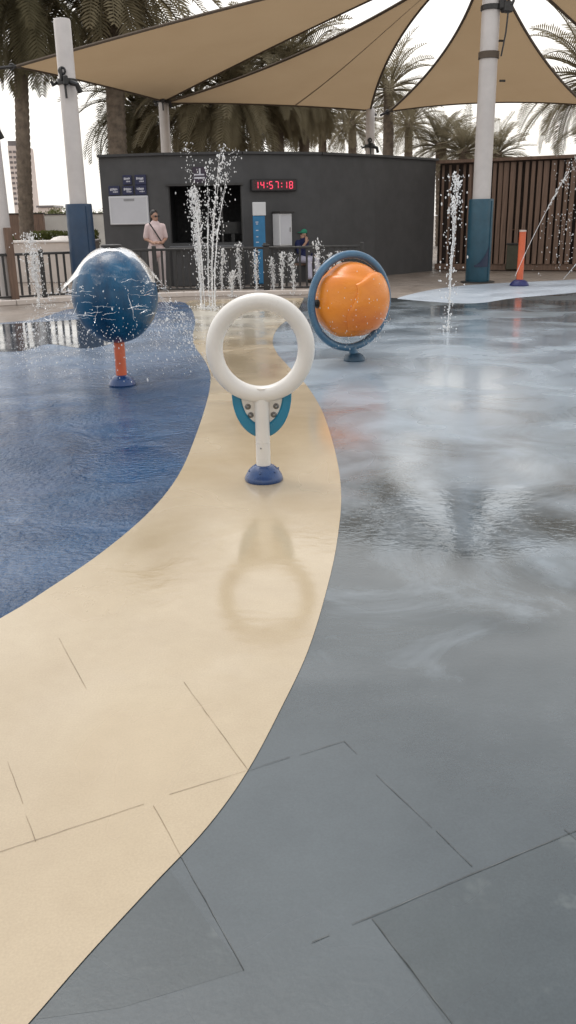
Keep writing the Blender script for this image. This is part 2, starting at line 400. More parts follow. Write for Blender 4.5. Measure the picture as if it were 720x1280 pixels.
left_edge = smooth_curve([G(*p) for p in ((-160, 860), (0, 775), (60, 738), (130, 690), (190, 638), (225, 592), (245, 545), (258, 505), (263, 480), (262, 465), (255, 450), (244, 434), (241, 420), (244, 402), (240, 388), (232, 379))])
blue_far = [G(*p) for p in ((-420, 440), (-200, 418), (0, 404), (45, 400), (80, 388), (130, 380), (225, 377.5))]
sheet('blue_floor', [tuple(p) for p in left_edge]+[tuple(p) for p in reversed(blue_far)]+[(-9, 6, 0), (-4, 2, 0)], .0053, M_BLUE)
right_edge = smooth_curve([G(*p) for p in ((-60, 1390), (38, 1280), (110, 1197), (190, 1110), (260, 1035), (310, 965), (350, 890), (385, 815), (408, 740), (421, 680), (426.5, 620), (420, 570), (405, 520), (390, 492), (376, 474), (360, 458), (345, 440), (341, 425), (348, 410), (362, 398), (374, 385), (380, 373))])
beige = [tuple(p) for p in right_edge]+[tuple(G(300, 373)), tuple(G(238, 376))]+[tuple(p) for p in reversed(left_edge)]+[(-3, 1.2, 0), (-2.5, .1, 0)]
sheet('beige_path', beige, .0066, M_BEIGE)
# shallow standing water at the far left, flat enough to mirror the railing
pud = smooth_curve([G(*p) for p in ((-120, 424), (-40, 409), (20, 405), (70, 402), (120, 399), (150, 404), (135, 414), (150, 425), (110, 436), (60, 431), (20, 440), (-60, 436), (-120, 424))])
sheet('puddle', [tuple(p) for p in pud], .0075, floor_mat('standing_water', (.02, .035, .06), (.05, .06, .075), .02, .06, 1.5, .02, 12, .10, 10, spec=.8, coat=.5))
# two dried-out slabs of the grey floor, with scum stains
def gp(*pp): return [tuple(G(*p)) for p in pp]
sheet('grey_slab', gp((212, 1088), (305, 1215), (150, 1262), (46, 1276), (110, 1200), (190, 1113)), .0043, M_SLAB)
sheet('grey_slab', gp((465, 1150), (585, 1098), (712, 1042), (860, 1180), (700, 1330), (565, 1290)), .0043, M_SLAB)
# saw-cut joints
def joints(name, segs, z, w, m):
    b = MB()
    for (p, q) in segs:
        P, Q = G(*p), G(*q); d = (Q-P); n = max(2, int(d.length/.04)); s = Vector((-d.y, d.x, 0)).normalized()
        pts = []
        for i in range(n+1):
            c = P+d*(i/n)+s*random.uniform(-.0008, .0008); ww = w*random.uniform(.45, 1.1)
            pts.append((c-s*ww/2, c+s*ww/2))
        for i in range(n):
            a, c = pts[i], pts[i+1]
            b.add([(a[0].x, a[0].y, z), (c[0].x, c[0].y, z), (c[1].x, c[1].y, z), (a[1].x, a[1].y, z)], [(0, 1, 2, 3)])
    struct(b.build(name, m, smooth=False))
joints('floor_joint', [((310, 965), (362, 948)), ((375, 945), (430, 928)), ((430, 928), (446, 944)), ((470, 970), (540, 1036)), ((545, 1040), (590, 1085)), ((390, 1180), (412, 1171)),
                       ((440, 1158), (720, 1040)), ((465, 1150), (575, 1295)), ((226, 1072), (305, 1215)), ((705, 1038), (760, 1085)), ((720, 1040), (800, 1004))], .0061, .0021, M_SEAM)
joints('path_joint', [((230, 855), (310, 965)), ((212, 996), (308, 966)), ((192, 1010), (226, 1072)), ((0, 1068), (180, 1008)), ((10, 955), (29, 1007)), ((33, 1022), (45, 1055)), ((74, 800), (108, 863))], .0081, .0016, M_SEAMB)

# ------------------------------------------------------------------ white hoop sprayer
def base_dome(par, R, h, m, name='base'):
    b = MB(); b.lathe([(R*1.0, 0), (R*1.04, h*.12), (R*.99, h*.3), (R*.82, h*.66), (R*.6, h*.9), (R*.45, h), (0, h)], 32)
    o = b.build(name, m, par)
    for k in range(6):
        bb = MB(); a = 2*PI*k/6+.3; bb.ell((R*.80*math.cos(a), R*.80*math.sin(a), h*.68), R*.07, R*.07, R*.05, 8, 6); bb.build('bolt', m, o)
    return o
p = G(330, 601)
hoop = thing('water_hoop', 'cream white hoop on a short post with blue dome base, standing on the beige path', 'spray hoop', (p.x, p.y, .0067))
base_dome(hoop, .112, .095, M_BLUEB)
b = MB(); b.lathe([(.043, .09), (.043, .225), (.0435, .2255), (.0435, .229), (.039, .2295)], 24); b.build('lower_post', M_WHITE, hoop)
b = MB(); b.lathe([(.0405, .2295), (.0405, .2345), (.0425, .235), (.0425, .56)], 24); st = b.build('post', M_WHITE, hoop)
b = MB(); b.lathe([(.0395, .2296), (.0395, .2349)], 24); b.build('joint_gap', M_BLACK, hoop)
b = MB(); b.blob((-.012, -.043, .205), .0055, jit=.0); b.build('screw', M_STEEL, hoop)
HC = .785
b = MB(); b.ring((0, 0, HC), .264, .049, (1, 0, 0), (0, 0, 1), 96, 24); hp = b.build('hoop', M_WHITE, hoop)
for k in range(5):
    b = MB(); a = PI/2+(k-2)*.5; b.ell((.216*math.cos(a), -.01, HC+.216*math.sin(a)), .006, .006, .006, 8, 6); b.build('spray_nozzle', M_WHITE, hp)
# teal collar: lower half ring, with a bolted white plate inside
b = MB(); cz = .40; k = 40; pts = []
sec = [(.128, -.016), (.136, -.024), (.176, -.024), (.184, -.016), (.184, .016), (.176, .024), (.136, .024), (.128, .016)]
for i in range(k+1):
    a = PI+PI*i/k
    for (r, y) in sec: pts.append((r*.95*math.cos(a), y+.03, cz+.12+r*1.42*math.sin(a)))
ns = len(sec)
b.add(pts, [(i*ns+j, i*ns+(j+1)%ns, (i+1)*ns+(j+1)%ns, (i+1)*ns+j) for i in range(k) for j in range(ns)]+[tuple(range(ns-1, -1, -1)), tuple(k*ns+j for j in range(ns))])
b.build('collar', M_TEAL, hoop, ang=30)
b = MB(); k = 32; pts = [( .128*.95*math.cos(PI+PI*i/k), cz+.12+.128*1.42*math.sin(PI+PI*i/k)) for i in range(k+1)]
nf = len(pts)
b.add([(x, .018, z) for x, z in pts]+[(x, .036, z) for x, z in pts], [tuple(range(nf)), tuple(range(2*nf-1, nf-1, -1))]+[(i, i+nf, (i+1)%nf+nf, (i+1)%nf) for i in range(nf)])
pl = b.build('plate', M_WHITE, hoop, ang=30)
for (x, z) in ((-.083, .445), (-.068, .395), (.068, .395), (.083, .445)):
    b = MB(); b.ell((x, .012, z), .0125, .012, .0125, 12, 8); b.ell((x, .016, z), .018, .004, .018, 14, 6); b.build('bolt', M_STEEL, pl)

# ------------------------------------------------------------------ blue globe with water film
p = G(153, 482)
globe = thing('globe_sprayer', 'dark blue globe on an orange post with water pouring over it', 'spray globe', (p.x, p.y, .0054))
base_dome(globe, .125, .10, M_BLUEB)
GC, GRX, GRZ = .83, .395, .425
b = MB(); b.lathe([(.052, .09), (.052, .45)], 20)
b.build('post', M_ORG, globe)
prof = []
for i in range(41):
    t = PI*i/40; prof.append((max(GRX*math.sin(t), 0.0), GC-GRZ*math.cos(t)))
b = MB(); b.lathe(prof, 64, wob=lambda a, z: -.012*(abs(math.sin(4*a))**.5 < .32))
gl = b.build('globe', M_NAVY, globe, ang=60)
b = MB(); b.lathe([(.085, GC+GRZ-.012), (.095, GC+GRZ+.010), (.095, GC+GRZ+.034), (.07, GC+GRZ+.04), (0, GC+GRZ+.04)], 24); b.build('nozzle_cap', M_DKMET, globe)

BELL = smooth_curve([(r, GC+z, 0) for r, z in ((.10, .436), (.18, .402), (.28, .322), (.365, .215), (.44, .11), (.52, .02), (.60, -.075), (.67, -.17))], 6)
def bell(t):
    x = t*(len(BELL)-1); i = min(int(x), len(BELL)-2); return BELL[i].lerp(BELL[i+1], x-i)
def bellpt(t, a):
    q = bell(t); k = .035*mnoise.noise(Vector((math.cos(a)*2.2, math.sin(a)*2.2, t*4)))*(t*1.6)
    k += .16*max(0, t-.4)*-math.cos(a-.3)
    return Vector(((q.x+k)*math.cos(a), (q.x+k)*math.sin(a), q.y))
wt = thing('water_dome', 'thin bell of water falling off the blue globe in threads and drops', 'water', (p.x, p.y, .008))
b = MB(); n, k = 120, 26
lim = [.50+.24*mnoise.noise(Vector((math.cos(2*PI*j/n)*3, math.sin(2*PI*j/n)*3, 5))) for j in range(n)]
pts = []
for i in range(k+1):
    for j in range(n): pts.append(bellpt(lim[j]*i/k, 2*PI*j/n))
b.add(pts, [(i*n+j, i*n+(j+1)%n, (i+1)*n+(j+1)%n, (i+1)*n+j) for i in range(k) for j in range(n)])
b.build('film', M_FILM, wt)
b = MB()
for q in range(90):
    t = random.uniform(.38, .98)**.8; a0 = random.uniform(0, 2*PI); da = random.uniform(.06, .34)*random.choice((-1, 1)); dt = random.uniform(-.02, .05)
    sd = random.uniform(0, 99); pp = []
    for i in range(12):
        s = i/11; pp.append(bellpt(min(1, max(.1, t+dt*s+.014*mnoise.noise(Vector((s*4, sd, 0))))), a0+da*s))
    r0 = random.uniform(.0006, .0018); b.tube(pp, [r0*(.3+1.1*math.sin(PI*(.08+.84*i/11))*random.uniform(.5, 1.3)) for i in range(12)], 5)
for q in range(12):
    a = random.uniform(0, 2*PI); t0 = random.uniform(.62, .85); pp = [bellpt(t0+(1-t0)*s/8*random.uniform(.9, 1), a+.03*mnoise.noise(Vector((s*.5, q, 0)))) for s in range(9)]
    b.tube(pp, [random.uniform(.0006, .0019) for _ in pp], 5)
b.build('thread', M_WATER, wt, stuff=True)
b = MB()
for q in range(2300):
    a = random.uniform(0, 2*PI); t = random.uniform(.55, 1.0); c = bellpt(t, a)
    if random.random() < .84:
        f = random.random()**.7; c = bellpt(1, a)+Vector((math.cos(a), math.sin(a), 0))*(.03+.24*f*random.uniform(.3, 1)); c.z -= .5*f*random.uniform(.1, 1.15)
    else: c += Vector([random.gauss(0, .03) for _ in range(3)])
    if c.z > .02: b.blob(c, random.uniform(.0013, .0044)*(1.7 if random.random() < .08 else 1), (math.cos(a)*.6, math.sin(a)*.6, -1), random.uniform(1, 2.6))
b.build('droplets', M_DROP, wt, stuff=True)

# ------------------------------------------------------------------ orange ball turning in a blue ring
p = G(443, 451)
spin = thing('spinning_ball', 'orange ball on an axle inside a steel blue ring', 'water spinner', (p.x, p.y, .004), rz=rad(29))
base_dome(spin, .115, .085, mat('dark_steel_blue_paint', (.018, .055, .095), .4, .25, 6))
RC, RR, rr, RX = .635, .485, .041, -.06
b = MB(); b.tube([(0, 0, .07), (-.02, 0, .11), (-.035, 0, .155)], [.055, .046, .05], 20); b.build('neck', M_RINGB, spin)
b = MB(); b.ring((RX, 0, RC), RR, rr, (1, 0, 0), (0, 0, 1), 96, 20); b.build('ring', M_RINGB, spin)
b = MB(); b.tube([(RX-RR, 0, RC), (RX+RR, 0, RC)], .014, 12); ax = b.build('axle', M_STEEL, spin)
for s in (-1, 1):
    b = MB(); b.tube([(RX+s*.395, 0, RC), (RX+s*.42, 0, RC)], .045, 16); b.tube([(RX+s*.42, 0, RC), (RX+s*.442, 0, RC)], .027, 6); b.build('hub', M_DKMET, ax)
b = MB(); n, k = 72, 48; pts = []
for i in range(k+1):
    t = PI*i/k
    for j in range(n):
        a = 2*PI*j/n; d = Vector((math.sin(t)*math.cos(a), math.sin(t)*math.sin(a), -math.cos(t)))
        r = .41
        # a scooped lip runs round the ball (the cup that catches the water)
        lip = d.z*.93+d.x*.30+.12*d.y
        r *= 1+.035*(1/(1+math.exp(-(lip-.42)*60)))*-1 + .012*math.sin(lip*9)
        q = d*r; q.y *= .86
        if q.z < -.365: q.z = -.365
        pts.append((q.x+RX, q.y, q.z+RC+.012))
b.add(pts, [(i*n+j, i*n+(j+1)%n, (i+1)*n+(j+1)%n, (i+1)*n+j) for i in range(k) for j in range(n)])
b.build('ball', M_BALL, spin, ang=50)
b = MB(); n, k = 60, 36; pts = []
for i in range(k+1):
    t = PI*i/k
    for j in range(n):
        a = 2*PI*j/n; q = Vector((.425*math.sin(t)*math.cos(a)+.012, .375*math.sin(t)*math.sin(a)-.008, -.425*math.cos(t)))
        lim_ = .235+.05*math.sin(q.x*9)+.03*q.x
        if q.z > lim_: q.z = lim_+(q.z-lim_)*.12
        if q.z < -.30: q.z = -.30-(q.z+.30)*-.2
        q.x = max(q.x, -.17+.05*math.sin(q.z*11)); pts.append((q.x+RX, q.y, q.z+RC+.012))
b.add(pts, [(i*n+j, i*n+(j+1)%n, (i+1)*n+(j+1)%n, (i+1)*n+j) for i in range(k) for j in range(n)])
b.build('scoop', M_BALL, spin, ang=50)
sw = thing('water_spray', 'fine drops of water flying off the orange ball inside its ring', 'water drops', (p.x, p.y, .004), rz=rad(29))
b = MB()
for q in range(260):
    a = rad(random.uniform(-200, 20)); R0 = random.uniform(.38, .45); e = rad(random.uniform(-70, 70))
    b.blob((RX+R0*math.cos(e)*math.cos(a), R0*math.cos(e)*math.sin(a), max(.02, RC+R0*math.sin(e)-random.uniform(0, .15))), random.uniform(.002, .005), (0, 0, 1), random.uniform(1, 3))
b.build('droplets', M_DROP, sw, stuff=True)

# ------------------------------------------------------------------ orange nozzle post
p = G(649, 357.5)
t = thing('nozzle_post', 'slim orange post with a dark blue dome base on the pale floor band', 'spray post', (p.x, p.y, .008))
base_dome(t, .20, .13, mat('navy_base', (.02, .025, .12), .4, .2, 6))
b = MB(); b.lathe([(.072, .12), (.072, 1.12)], 20); b.build('post', M_ORG, t)
b = MB(); b.lathe([(.075, 1.121), (.075, 1.15), (.05, 1.155), (0, 1.155)], 20); b.build('cap', mat('pale_cap', (.62, .50, .44), .4), t)

# ------------------------------------------------------------------ shade poles
def clamp(b, z, R, side=1):
    b.lathe([(R+.012, z-.05), (R+.02, z-.045), (R+.02, z+.045), (R+.012, z+.05)], 24)
def pole(base, H, R, label, pad=None, pad_h=1.8, pad_r=None, bands=(), clampz=None, group='poles of the shade sails', Rt=None):
    t = thing('shade_pole', label, 'pole', (base.x, base.y, 0), group=group); Rt = Rt or R*.93
    b = MB(); b.lathe([(R, 0), (R+(Rt-R)*.5, H*.5), (Rt, H-.03), (Rt*.9, H), (0, H)], 28); b.build('pole', M_POLE, t)
    b = MB(); b.lathe([(R*1.9, .001), (R*1.9, .025), (R*1.05, .03)], 24); b.build('base_plate', M_DKMET, t)
    for z in bands:
        b = MB(); b.lathe([(R+.004, z-.07), (R+.016, z-.065), (R+.016, z+.065), (R+.004, z+.07)], 28); b.build('band', M_HEM, t)
    if pad:
        b = MB(); pr = pad_r
        b.lathe([(pr*.97, .03), (pr, .06), (pr*1.01, pad_h*.5), (pr, pad_h-.03), (pr*.97, pad_h), (R*1.02, pad_h+.004)], 32, wob=lambda a, z: .012*math.sin(3*a+z*2)+.008*math.sin(z*7+a))
        po = b.build('pad', pad, t)
        b = MB(); b.box((pr*.72, -pr*.72, pad_h*.5), (.03, .03, pad_h-.08), rz=rad(45), bev=.006); b.build('lacing_flap', pad, po)
    if clampz:
        b = MB(); clamp(b, clampz, R)
        b.box((.02, -R-.08, clampz), (.09, .12, .16), .3, .015); b.box((-.05, -R-.07, clampz+.1), (.05, .06, .22), -.2, .01)
        b.tube([(-R-.02, -R*.4, clampz-.02), (-R-.10, -R*.2, clampz-.05), (-R-.12, -R*.2, clampz+.01)], .03, 8)
        b.tube([(R*.6, -R-.02, clampz-.03), (R+.05, -R-.05, clampz-.07), (R+.09, -R+.0, clampz-.2)], .05, 8)
        b.ring((-.03, -R-.06, clampz+.16), .055, .022, (1, 0, 0), (0, 0, 1), 20, 8)
        b.tube([(0, -R-.05, clampz-.07), (.01, -R-.06, clampz-.3)], .022, 8)
        b.build('clamp', M_BLACK, t)
    return t
PR = G(596.5, 353)
tr_ = pole(PR, 7.1, .205, 'tall pale pole with a teal pad around its foot, in front of the timber screen', M_PADR, 1.82, .275, bands=(4.72, ), Rt=.185)
po = [o for o in tr_.children if o.name.startswith('pad')][0]
b = MB(); n = 24; q = []
for i in range(n+1):
    u = i/n; a = rad(-119+84*u); z1 = .40+.55*u**1.6-.28*max(0, u-.86)/.14; r_ = .275*1.01+.012*math.sin(3*a+1)+.012
    q += [(r_*math.cos(a), r_*math.sin(a), .36), (r_*math.cos(a), r_*math.sin(a), max(z1, .37))]
b.add(q, [(2*i, 2*i+2, 2*i+3, 2*i+1) for i in range(n)]); b.build('fin_print', mat('navy_print', (.008, .018, .05), .45), po)
b = MB(); z = 5.62
clamp(b, z, .20); b.box((.30, -.15, z-.02), (.22, .18, .20), .4, .02); b.box((.18, -.18, z+.12), (.10, .10, .35), 0, .015); b.tube([(.32, -.2, z-.1), (.29, -.22, z-.5), (.22, -.2, z-.95)], .018, 8)
b.ring((.33, -.2, z+.1), .09, .03, (1, 0, 0), (0, 0, 1), 20, 8); b.build('clamp', M_DKMET, tr_)
PL = G(109, 375)
pole(PL, 5.03, .17, 'pale pole with a navy pad around its foot, directly behind the blue globe', M_PADL, 1.83, .255, clampz=3.98, Rt=.155)
PF = G(13, 378)
pole(PF, 6.5, .17, 'bare pale pole at the left edge of the photo, beside the left palm trunk', clampz=3.2)
def top_of(px, py, Y): return at(px, py, Y=Y)
q = top_of(204, 124, 30); pole(Vector((q.x, q.y, 0)), q.z+.1, .17, 'distant pale pole behind the roof edge, under the left sail corner', clampz=q.z-.05)
q = top_of(463, 140, 30); pole(Vector((q.x, q.y, 0)), q.z+.1, .15, 'distant pale pole behind the roof edge, at the corner of the middle sail', clampz=q.z-1.0)

# ------------------------------------------------------------------ shade sails
def sail(label, P, c1, c2, mL, mR, mB, sagdir=.25, seams=()):
    ctr = (P+c1+c2)/3
    t = thing('shade_sail', label, 'shade sail', ctr, group='tan shade sails overhead')
    n, k = 36, 36; pts = []
    Lc = lambda v: bez(P, mL, c1, v)-ctr
    Rc = lambda v: bez(P, mR, c2, v)-ctr
    Bc = lambda u: bez(c1, mB, c2, u)-ctr
    def S(u, v):
        s = Lc(v)*(1-u)+Rc(v)*u+(Bc(u)-((c1-ctr)*(1-u)+(c2-ctr)*u))*v*v
        s.z -= sagdir*math.sin(PI*u)*math.sin(PI*v)*v
        s.y += .5*sagdir*math.sin(PI*u)*math.sin(PI*v)
        return s
    for i in range(k+1):
        for j in range(n+1): pts.append(S(j/n, i/k))
    b = MB(); b.add(pts, [(i*(n+1)+j, i*(n+1)+j+1, (i+1)*(n+1)+j+1, (i+1)*(n+1)+j) for i in range(k) for j in range(n)])
    b.build('cloth', M_SAIL, t)
    for f in (lambda s: S(0, s), lambda s: S(1, s), lambda s: S(s, 1)):
        b = MB(); b.tube([f(i/30) for i in range(31)], .035, 6); b.build('hem', M_HEM, t)
    for u in seams:
        b = MB(); q = []
        for i in range(37):
            v = .12+.88*i/36; a, c = S(u-.004/v, v), S(u+.004/v, v); q += [a+Vector((0, -.012, -.012)), c+Vector((0, -.012, -.012))]
        b.add(q, [(2*i, 2*i+1, 2*i+3, 2*i+2) for i in range(36)]); b.build('seam', M_SEAMS, t)
    for c in (c1, c2):
        b = MB(); d = (c-ctr).normalized(); b.tube([c-ctr-d*.1, c-ctr+d*.25, c-ctr+d*.45], .04, 6); b.ring(c-ctr+d*.1, .06, .025, (1, 0, 0), (0, 0, 1), 14, 6); b.build('shackle', M_DKMET, t)
    return t
P0 = at(606, -66, Y=20.4)
def W(px, py, Y): return at(px, py, Y=Y)
sail('long tan sail from the left edge, passing behind the left pole', P0, W(20, 83, 23), W(205, 126.5, 30), W(340, -10, 22), W(404, 24, 25.2), W(120, 103, 27))
sail('broad tan sail with a diagonal seam above the middle of the building', P0+Vector((-.05, .08, -.02)), W(207, 128.5, 30), W(463, 138, 30), W(433, 60, 25.2), W(487, 28, 25.2), W(340, 128, 30), seams=(.62, ))
tc_ = sail('triangular tan sail hanging directly behind the tall right pole', P0+Vector((.1, .25, 0)), W(487, 139, 30), W(732, 131, 29), W(586, 54, 25.2), W(662, 72, 24.7), W(605, 121, 29.5), seams=())
ct = Vector(tc_.location)
for q in ((626, 51), (628, 101)):
    b = MB(); c = W(q[0], q[1], 24.35)-ct; b.box(c, (.16, .02, .05), .1, .005); b.build('label_tab', M_DKMET, tc_)
sail('unseen tan sail added above and behind the camera to darken the near floor', Vector((3.5, -9, 5.6)), Vector((-8.5, 1.2, 4.4)), Vector((8.5, .6, 4.6)), Vector((-2, -4.5, 4.8)), Vector((5.6, -4, 4.9)), Vector((0, .2, 4.3)))  # out-of-view sail, added only to shade the floor near the camera
sail('tan sail corner at the top right of the photo', P0+Vector((.3, .1, 0)), W(830, 120, 26), W(1150, 60, 20), W(716, 34, 23.2), W(900, -60, 20), W(1000, 60, 23))

# ------------------------------------------------------------------ ticket building
WP = [at(123, 197, z=2.9), at(205, 194.3, z=2.9), at(302, 192.6, z=2.9), at(400, 193.5, z=2.9), at(470, 196.5, z=2.9), at(545, 201, z=2.9)]
WP = [Vector((q.x, q.y)) for q in WP]
def onwall(px, py):
    """point of the wall front seen at a photo position, with wall direction angle"""
    d = Fv + Rv*((px-360)/FP) + Uv*((640-py)/FP)
    for i in range(len(WP)-1):
        a, b_ = WP[i], WP[i+1]; e = b_-a
        den = d.x*e.y-d.y*e.x
        tt = (a.x*e.y-a.y*e.x)/den; h = Vector((d.x*tt, d.y*tt)); u = (h-a).dot(e)/e.length_squared
        if -.002 <= u <= 1.002: return Vector((h.x, h.y, EYE+d.z*tt)), math.atan2(e.y, e.x)
    return Vector((h.x, h.y, EYE+d.z*tt)), math.atan2(e.y, e.x)
bc = sum(WP, Vector((0, 0)))/len(WP)
bld = thing('ticket_building', 'low charcoal flat roofed ticket building with a dark serving window', 'building', (bc.x, bc.y, 0))
rel = [q-bc for q in WP]
b = MB(); ZT = 2.9; Z0, Z1 = .98, 2.24
def vq(a, c, z0, z1, off=0): b.add([(a.x, a.y, z0), (c.x, c.y, z0), (c.x, c.y, z1), (a.x, a.y, z1)], [(0, 1, 2, 3)])
for i in range(len(rel)-1):
    a, c = rel[i], rel[i+1]
    if i == 1:
        e = c-a; a2, c2 = a+e*.03, c-e*.02
        vq(a, a2, 0, ZT); vq(c2, c, 0, ZT); vq(a2, c2, 0, Z0); vq(a2, c2, Z1, ZT); wa, wc = a2, c2
    else: vq(a, c, 0, ZT)
back = [q+Vector((.3, 5.5)) for q in rel]
for i in range(len(back)-1): vq(back[i+1], back[i], 0, ZT)
vq(back[0], rel[0], 0, ZT); vq(rel[-1], back[-1], 0, ZT)
b.build('wall', M_WALL, bld, smooth=False, weld=True)
b = MB(); poly = rel+back[::-1]; b.add([(q.x, q.y, ZT-.06) for q in poly], [tuple(range(len(poly)))]); b.build('roof', M_WALL, bld, smooth=False)
b = MB()
for i in range(len(rel)-1):
    a, c = rel[i], rel[i+1]; e = (c-a); mid = (a+c)/2; ang = math.atan2(e.y, e.x)
    b.box((mid.x+math.sin(ang)*.03, mid.y-math.cos(ang)*.03+.03, ZT+.03), (e.length+.01, .14, .054), ang)
b.build('coping', mat('coping_metal', (.035, .034, .035), .5), bld, smooth=False)
# recess of the serving window
b = MB(); e = wc-wa; nrm = Vector((-e.y, e.x)).normalized(); wa2, wc2 = wa+nrm*1.6, wc+nrm*1.6
vq(wa2, wc2, Z0, Z1); vq(wa, wa2, Z0, Z1); vq(wc2, wc, Z0, Z1)
for z in (Z0, Z1): b.add([(wa.x, wa.y, z), (wc.x, wc.y, z), (wc2.x, wc2.y, z), (wa2.x, wa2.y, z)], [(0, 1, 2, 3)])
win = b.build('serving_window', M_IN, bld, smooth=False)
wang = math.atan2(e.y, e.x); mid = (wa+wc)/2
def alongw(u, off): q = wa+e*u-nrm*off; return q.x, q.y
for u in (.0, .40, .72, 1.0): b = MB(); x, y = alongw(u, -.05); b.box((x, y, (Z0+Z1)/2), (.045, .05, Z1-Z0-.004), wang); b.build('mullion', M_DKMET, win, smooth=False)
b = MB(); x, y = alongw(.5, .02); b.box((x, y, Z1+.025), (e.length+.1, .06, .05), wang); b.build('head_frame', M_DKMET, win, smooth=False)
b = MB(); x, y = alongw(.5, .16); b.box((x, y, Z0-.09), (e.length+.05, .40, .06), wang, .01); b.build('counter', M_CNT, bld, smooth=False); b = MB(); b.box((x+nrm.x*.05, y+nrm.y*.05, (Z0-.12)/2), (e.length-.05, .24, Z0-.14), wang, .01); b.build('counter_front', M_WALL, bld, smooth=False)
b = MB(); x, y = alongw(.86, -.35); b.box((x, y, Z0+.32), (.42, .05, .28), wang+.2, .01); b.box((x, y, Z0+.09), (.08, .08, .18), wang); b.build('till_screen', M_BLACK, win, smooth=False)

def wallbox(px0, py0, px1, py1, depth, stand=.01):
    c, ang = onwall((px0+px1)/2, (py0+py1)/2); a, _ = onwall(px0, (py0+py1)/2); d, _ = onwall(px1, (py0+py1)/2); tp, _ = onwall((px0+px1)/2, py0); bt, _ = onwall((px0+px1)/2, py1)
    w = (Vector((d.x, d.y))-Vector((a.x, a.y))).length; h = tp.z-bt.z
    n = Vector((math.sin(ang), -math.cos(ang), 0))
    return c+n*(stand+depth/2), ang, w, h
# five navy notice plates
for (x0, y0, x1, y1, lab) in ((154, 219, 165, 231, 'navy notice plate, left one of the upper pair above the white board'), (169, 218.5, 183, 231, 'navy notice plate, right one of the upper pair above the white board'),
        (136.5, 232.5, 150, 244, 'navy notice plate, leftmost of the lower row of three'), (153.5, 232.5, 167, 243.5, 'navy notice plate, middle one of the lower row of three'), (169.5, 231.5, 183.5, 243.5, 'navy notice plate, rightmost of the lower row of three')):
    c, ang, w, h = wallbox(x0, y0, x1, y1, .03)
    t = thing('notice_plate', lab, 'sign', c, ang, 'navy notice plates on the building')
    b = MB(); b.box((0, 0, 0), (w, .03, h), 0, .006); pl = b.build('plate', M_SIGN, t, smooth=False)
    b = MB(); x = -w*.34
    while x < w*.30:
        k = random.uniform(.012, .026); b.box((x+k/2, -.018, h*.12+random.uniform(-.006, .006)), (k, .004, random.uniform(.035, .055))); x += k+.008
    x = -w*.1
    while x < w*.34:
        k = random.uniform(.01, .022); b.box((x+k/2, -.018, -h*.16), (k, .004, random.uniform(.02, .035))); x += k+.01
    b.build('lettering', M_INK, pl, smooth=False)
c, ang, w, h = wallbox(137.5, 245, 186.5, 281, .04)
t = thing('white_board', 'large blank white board under the navy notice plates', 'board', c, ang)
b = MB(); b.box((0, 0, 0), (w, .04, h), 0, .01); bd = b.build('panel', M_BOARD, t, smooth=False)
b = MB(); b.box((0, -.0225, h/2-.03), (w-.02, .006, .02)); b.box((0, -.0225, -h/2+.03), (w-.02, .006, .02)); b.box((-w/2+.03, -.0225, 0), (.02, .006, h-.085)); b.box((w/2-.03, -.0225, 0), (.02, .006, h-.085)); b.build('frame', M_CAB, t, smooth=False)
b = MB(); b.box((.02, -.0225, h*.36), (w*.27, .005, .05)); b.build('heading', mat('grey_ink', (.25, .25, .26), .5), bd, smooth=False)
c, ang, w, h = wallbox(241, 209, 258, 229, .04)
t = thing('pictogram_sign', 'small dark plum sign with a pale symbol above the serving window', 'sign', c, ang)
b = MB(); b.box((0, 0, 0), (w, .04, h), 0, .006); pl = b.build('plate', mat('plum_sign', (.035, .022, .04), .5), t, smooth=False)
b = MB(); b.box((0, -.0225, -.06), (w*.78, .005, .035)); b.box((0, -.0225, .01), (w*.7, .005, .03)); b.box((.01, -.0225, .085), (.035, .005, .12)); b.build('pictogram', M_INK, pl, smooth=False)
# LED clock
c, ang, w, h = wallbox(313, 224, 369.5, 239, .09)
t = thing('digital_clock', 'long black digital clock with red figures reading 14:57:18 on the dark wall', 'clock', c, ang)
b = MB(); b.box((0, 0, 0), (w, .09, h), 0, .012); cb = b.build('case', M_BLACK, t, smooth=False)
b = MB(); b.box((0, -.0465, 0), (w*.95, .003, h*.8)); b.build('screen', mat('dark_red_screen', (.035, .004, .008), .3), cb, smooth=False)
SEG = {'1': 'bc', '4': 'bcfg', '5': 'acdfg', '7': 'abc', '8': 'abcdefg', ':': ':'}
dh = h*.56; dw = w*.066; th = w*.017; x = -w*.43; yf = -.0505
def seg(bm, x, s):
    hh = dh/2
    P = {'a': (dw/2, hh, dw-th*.6, th), 'g': (dw/2, 0, dw-th*.6, th), 'd': (dw/2, -hh, dw-th*.6, th), 'f': (0, hh/2, th, hh-th*.6), 'b': (dw, hh/2, th, hh-th*.6), 'e': (0, -hh/2, th, hh-th*.6), 'c': (dw, -hh/2, th, hh-th*.6)}
    for k in s:
        q = P[k]; bm.box((x+q[0], yf, q[1]), (q[2], .004, q[3]))
for ch in '14:57:18':
    b = MB()
    if ch == ':':
        for z in (-dh*.25, dh*.25): b = MB(); b.box((x+th*.8, yf, z), (th*1.3, .004, th*1.3)); b.build('colon_dot', M_LED, cb, smooth=False)
        x += w*.06
    else: seg(b, x, SEG[ch]); b.build('figure', M_LED, cb, smooth=False); x += dw+w*.062
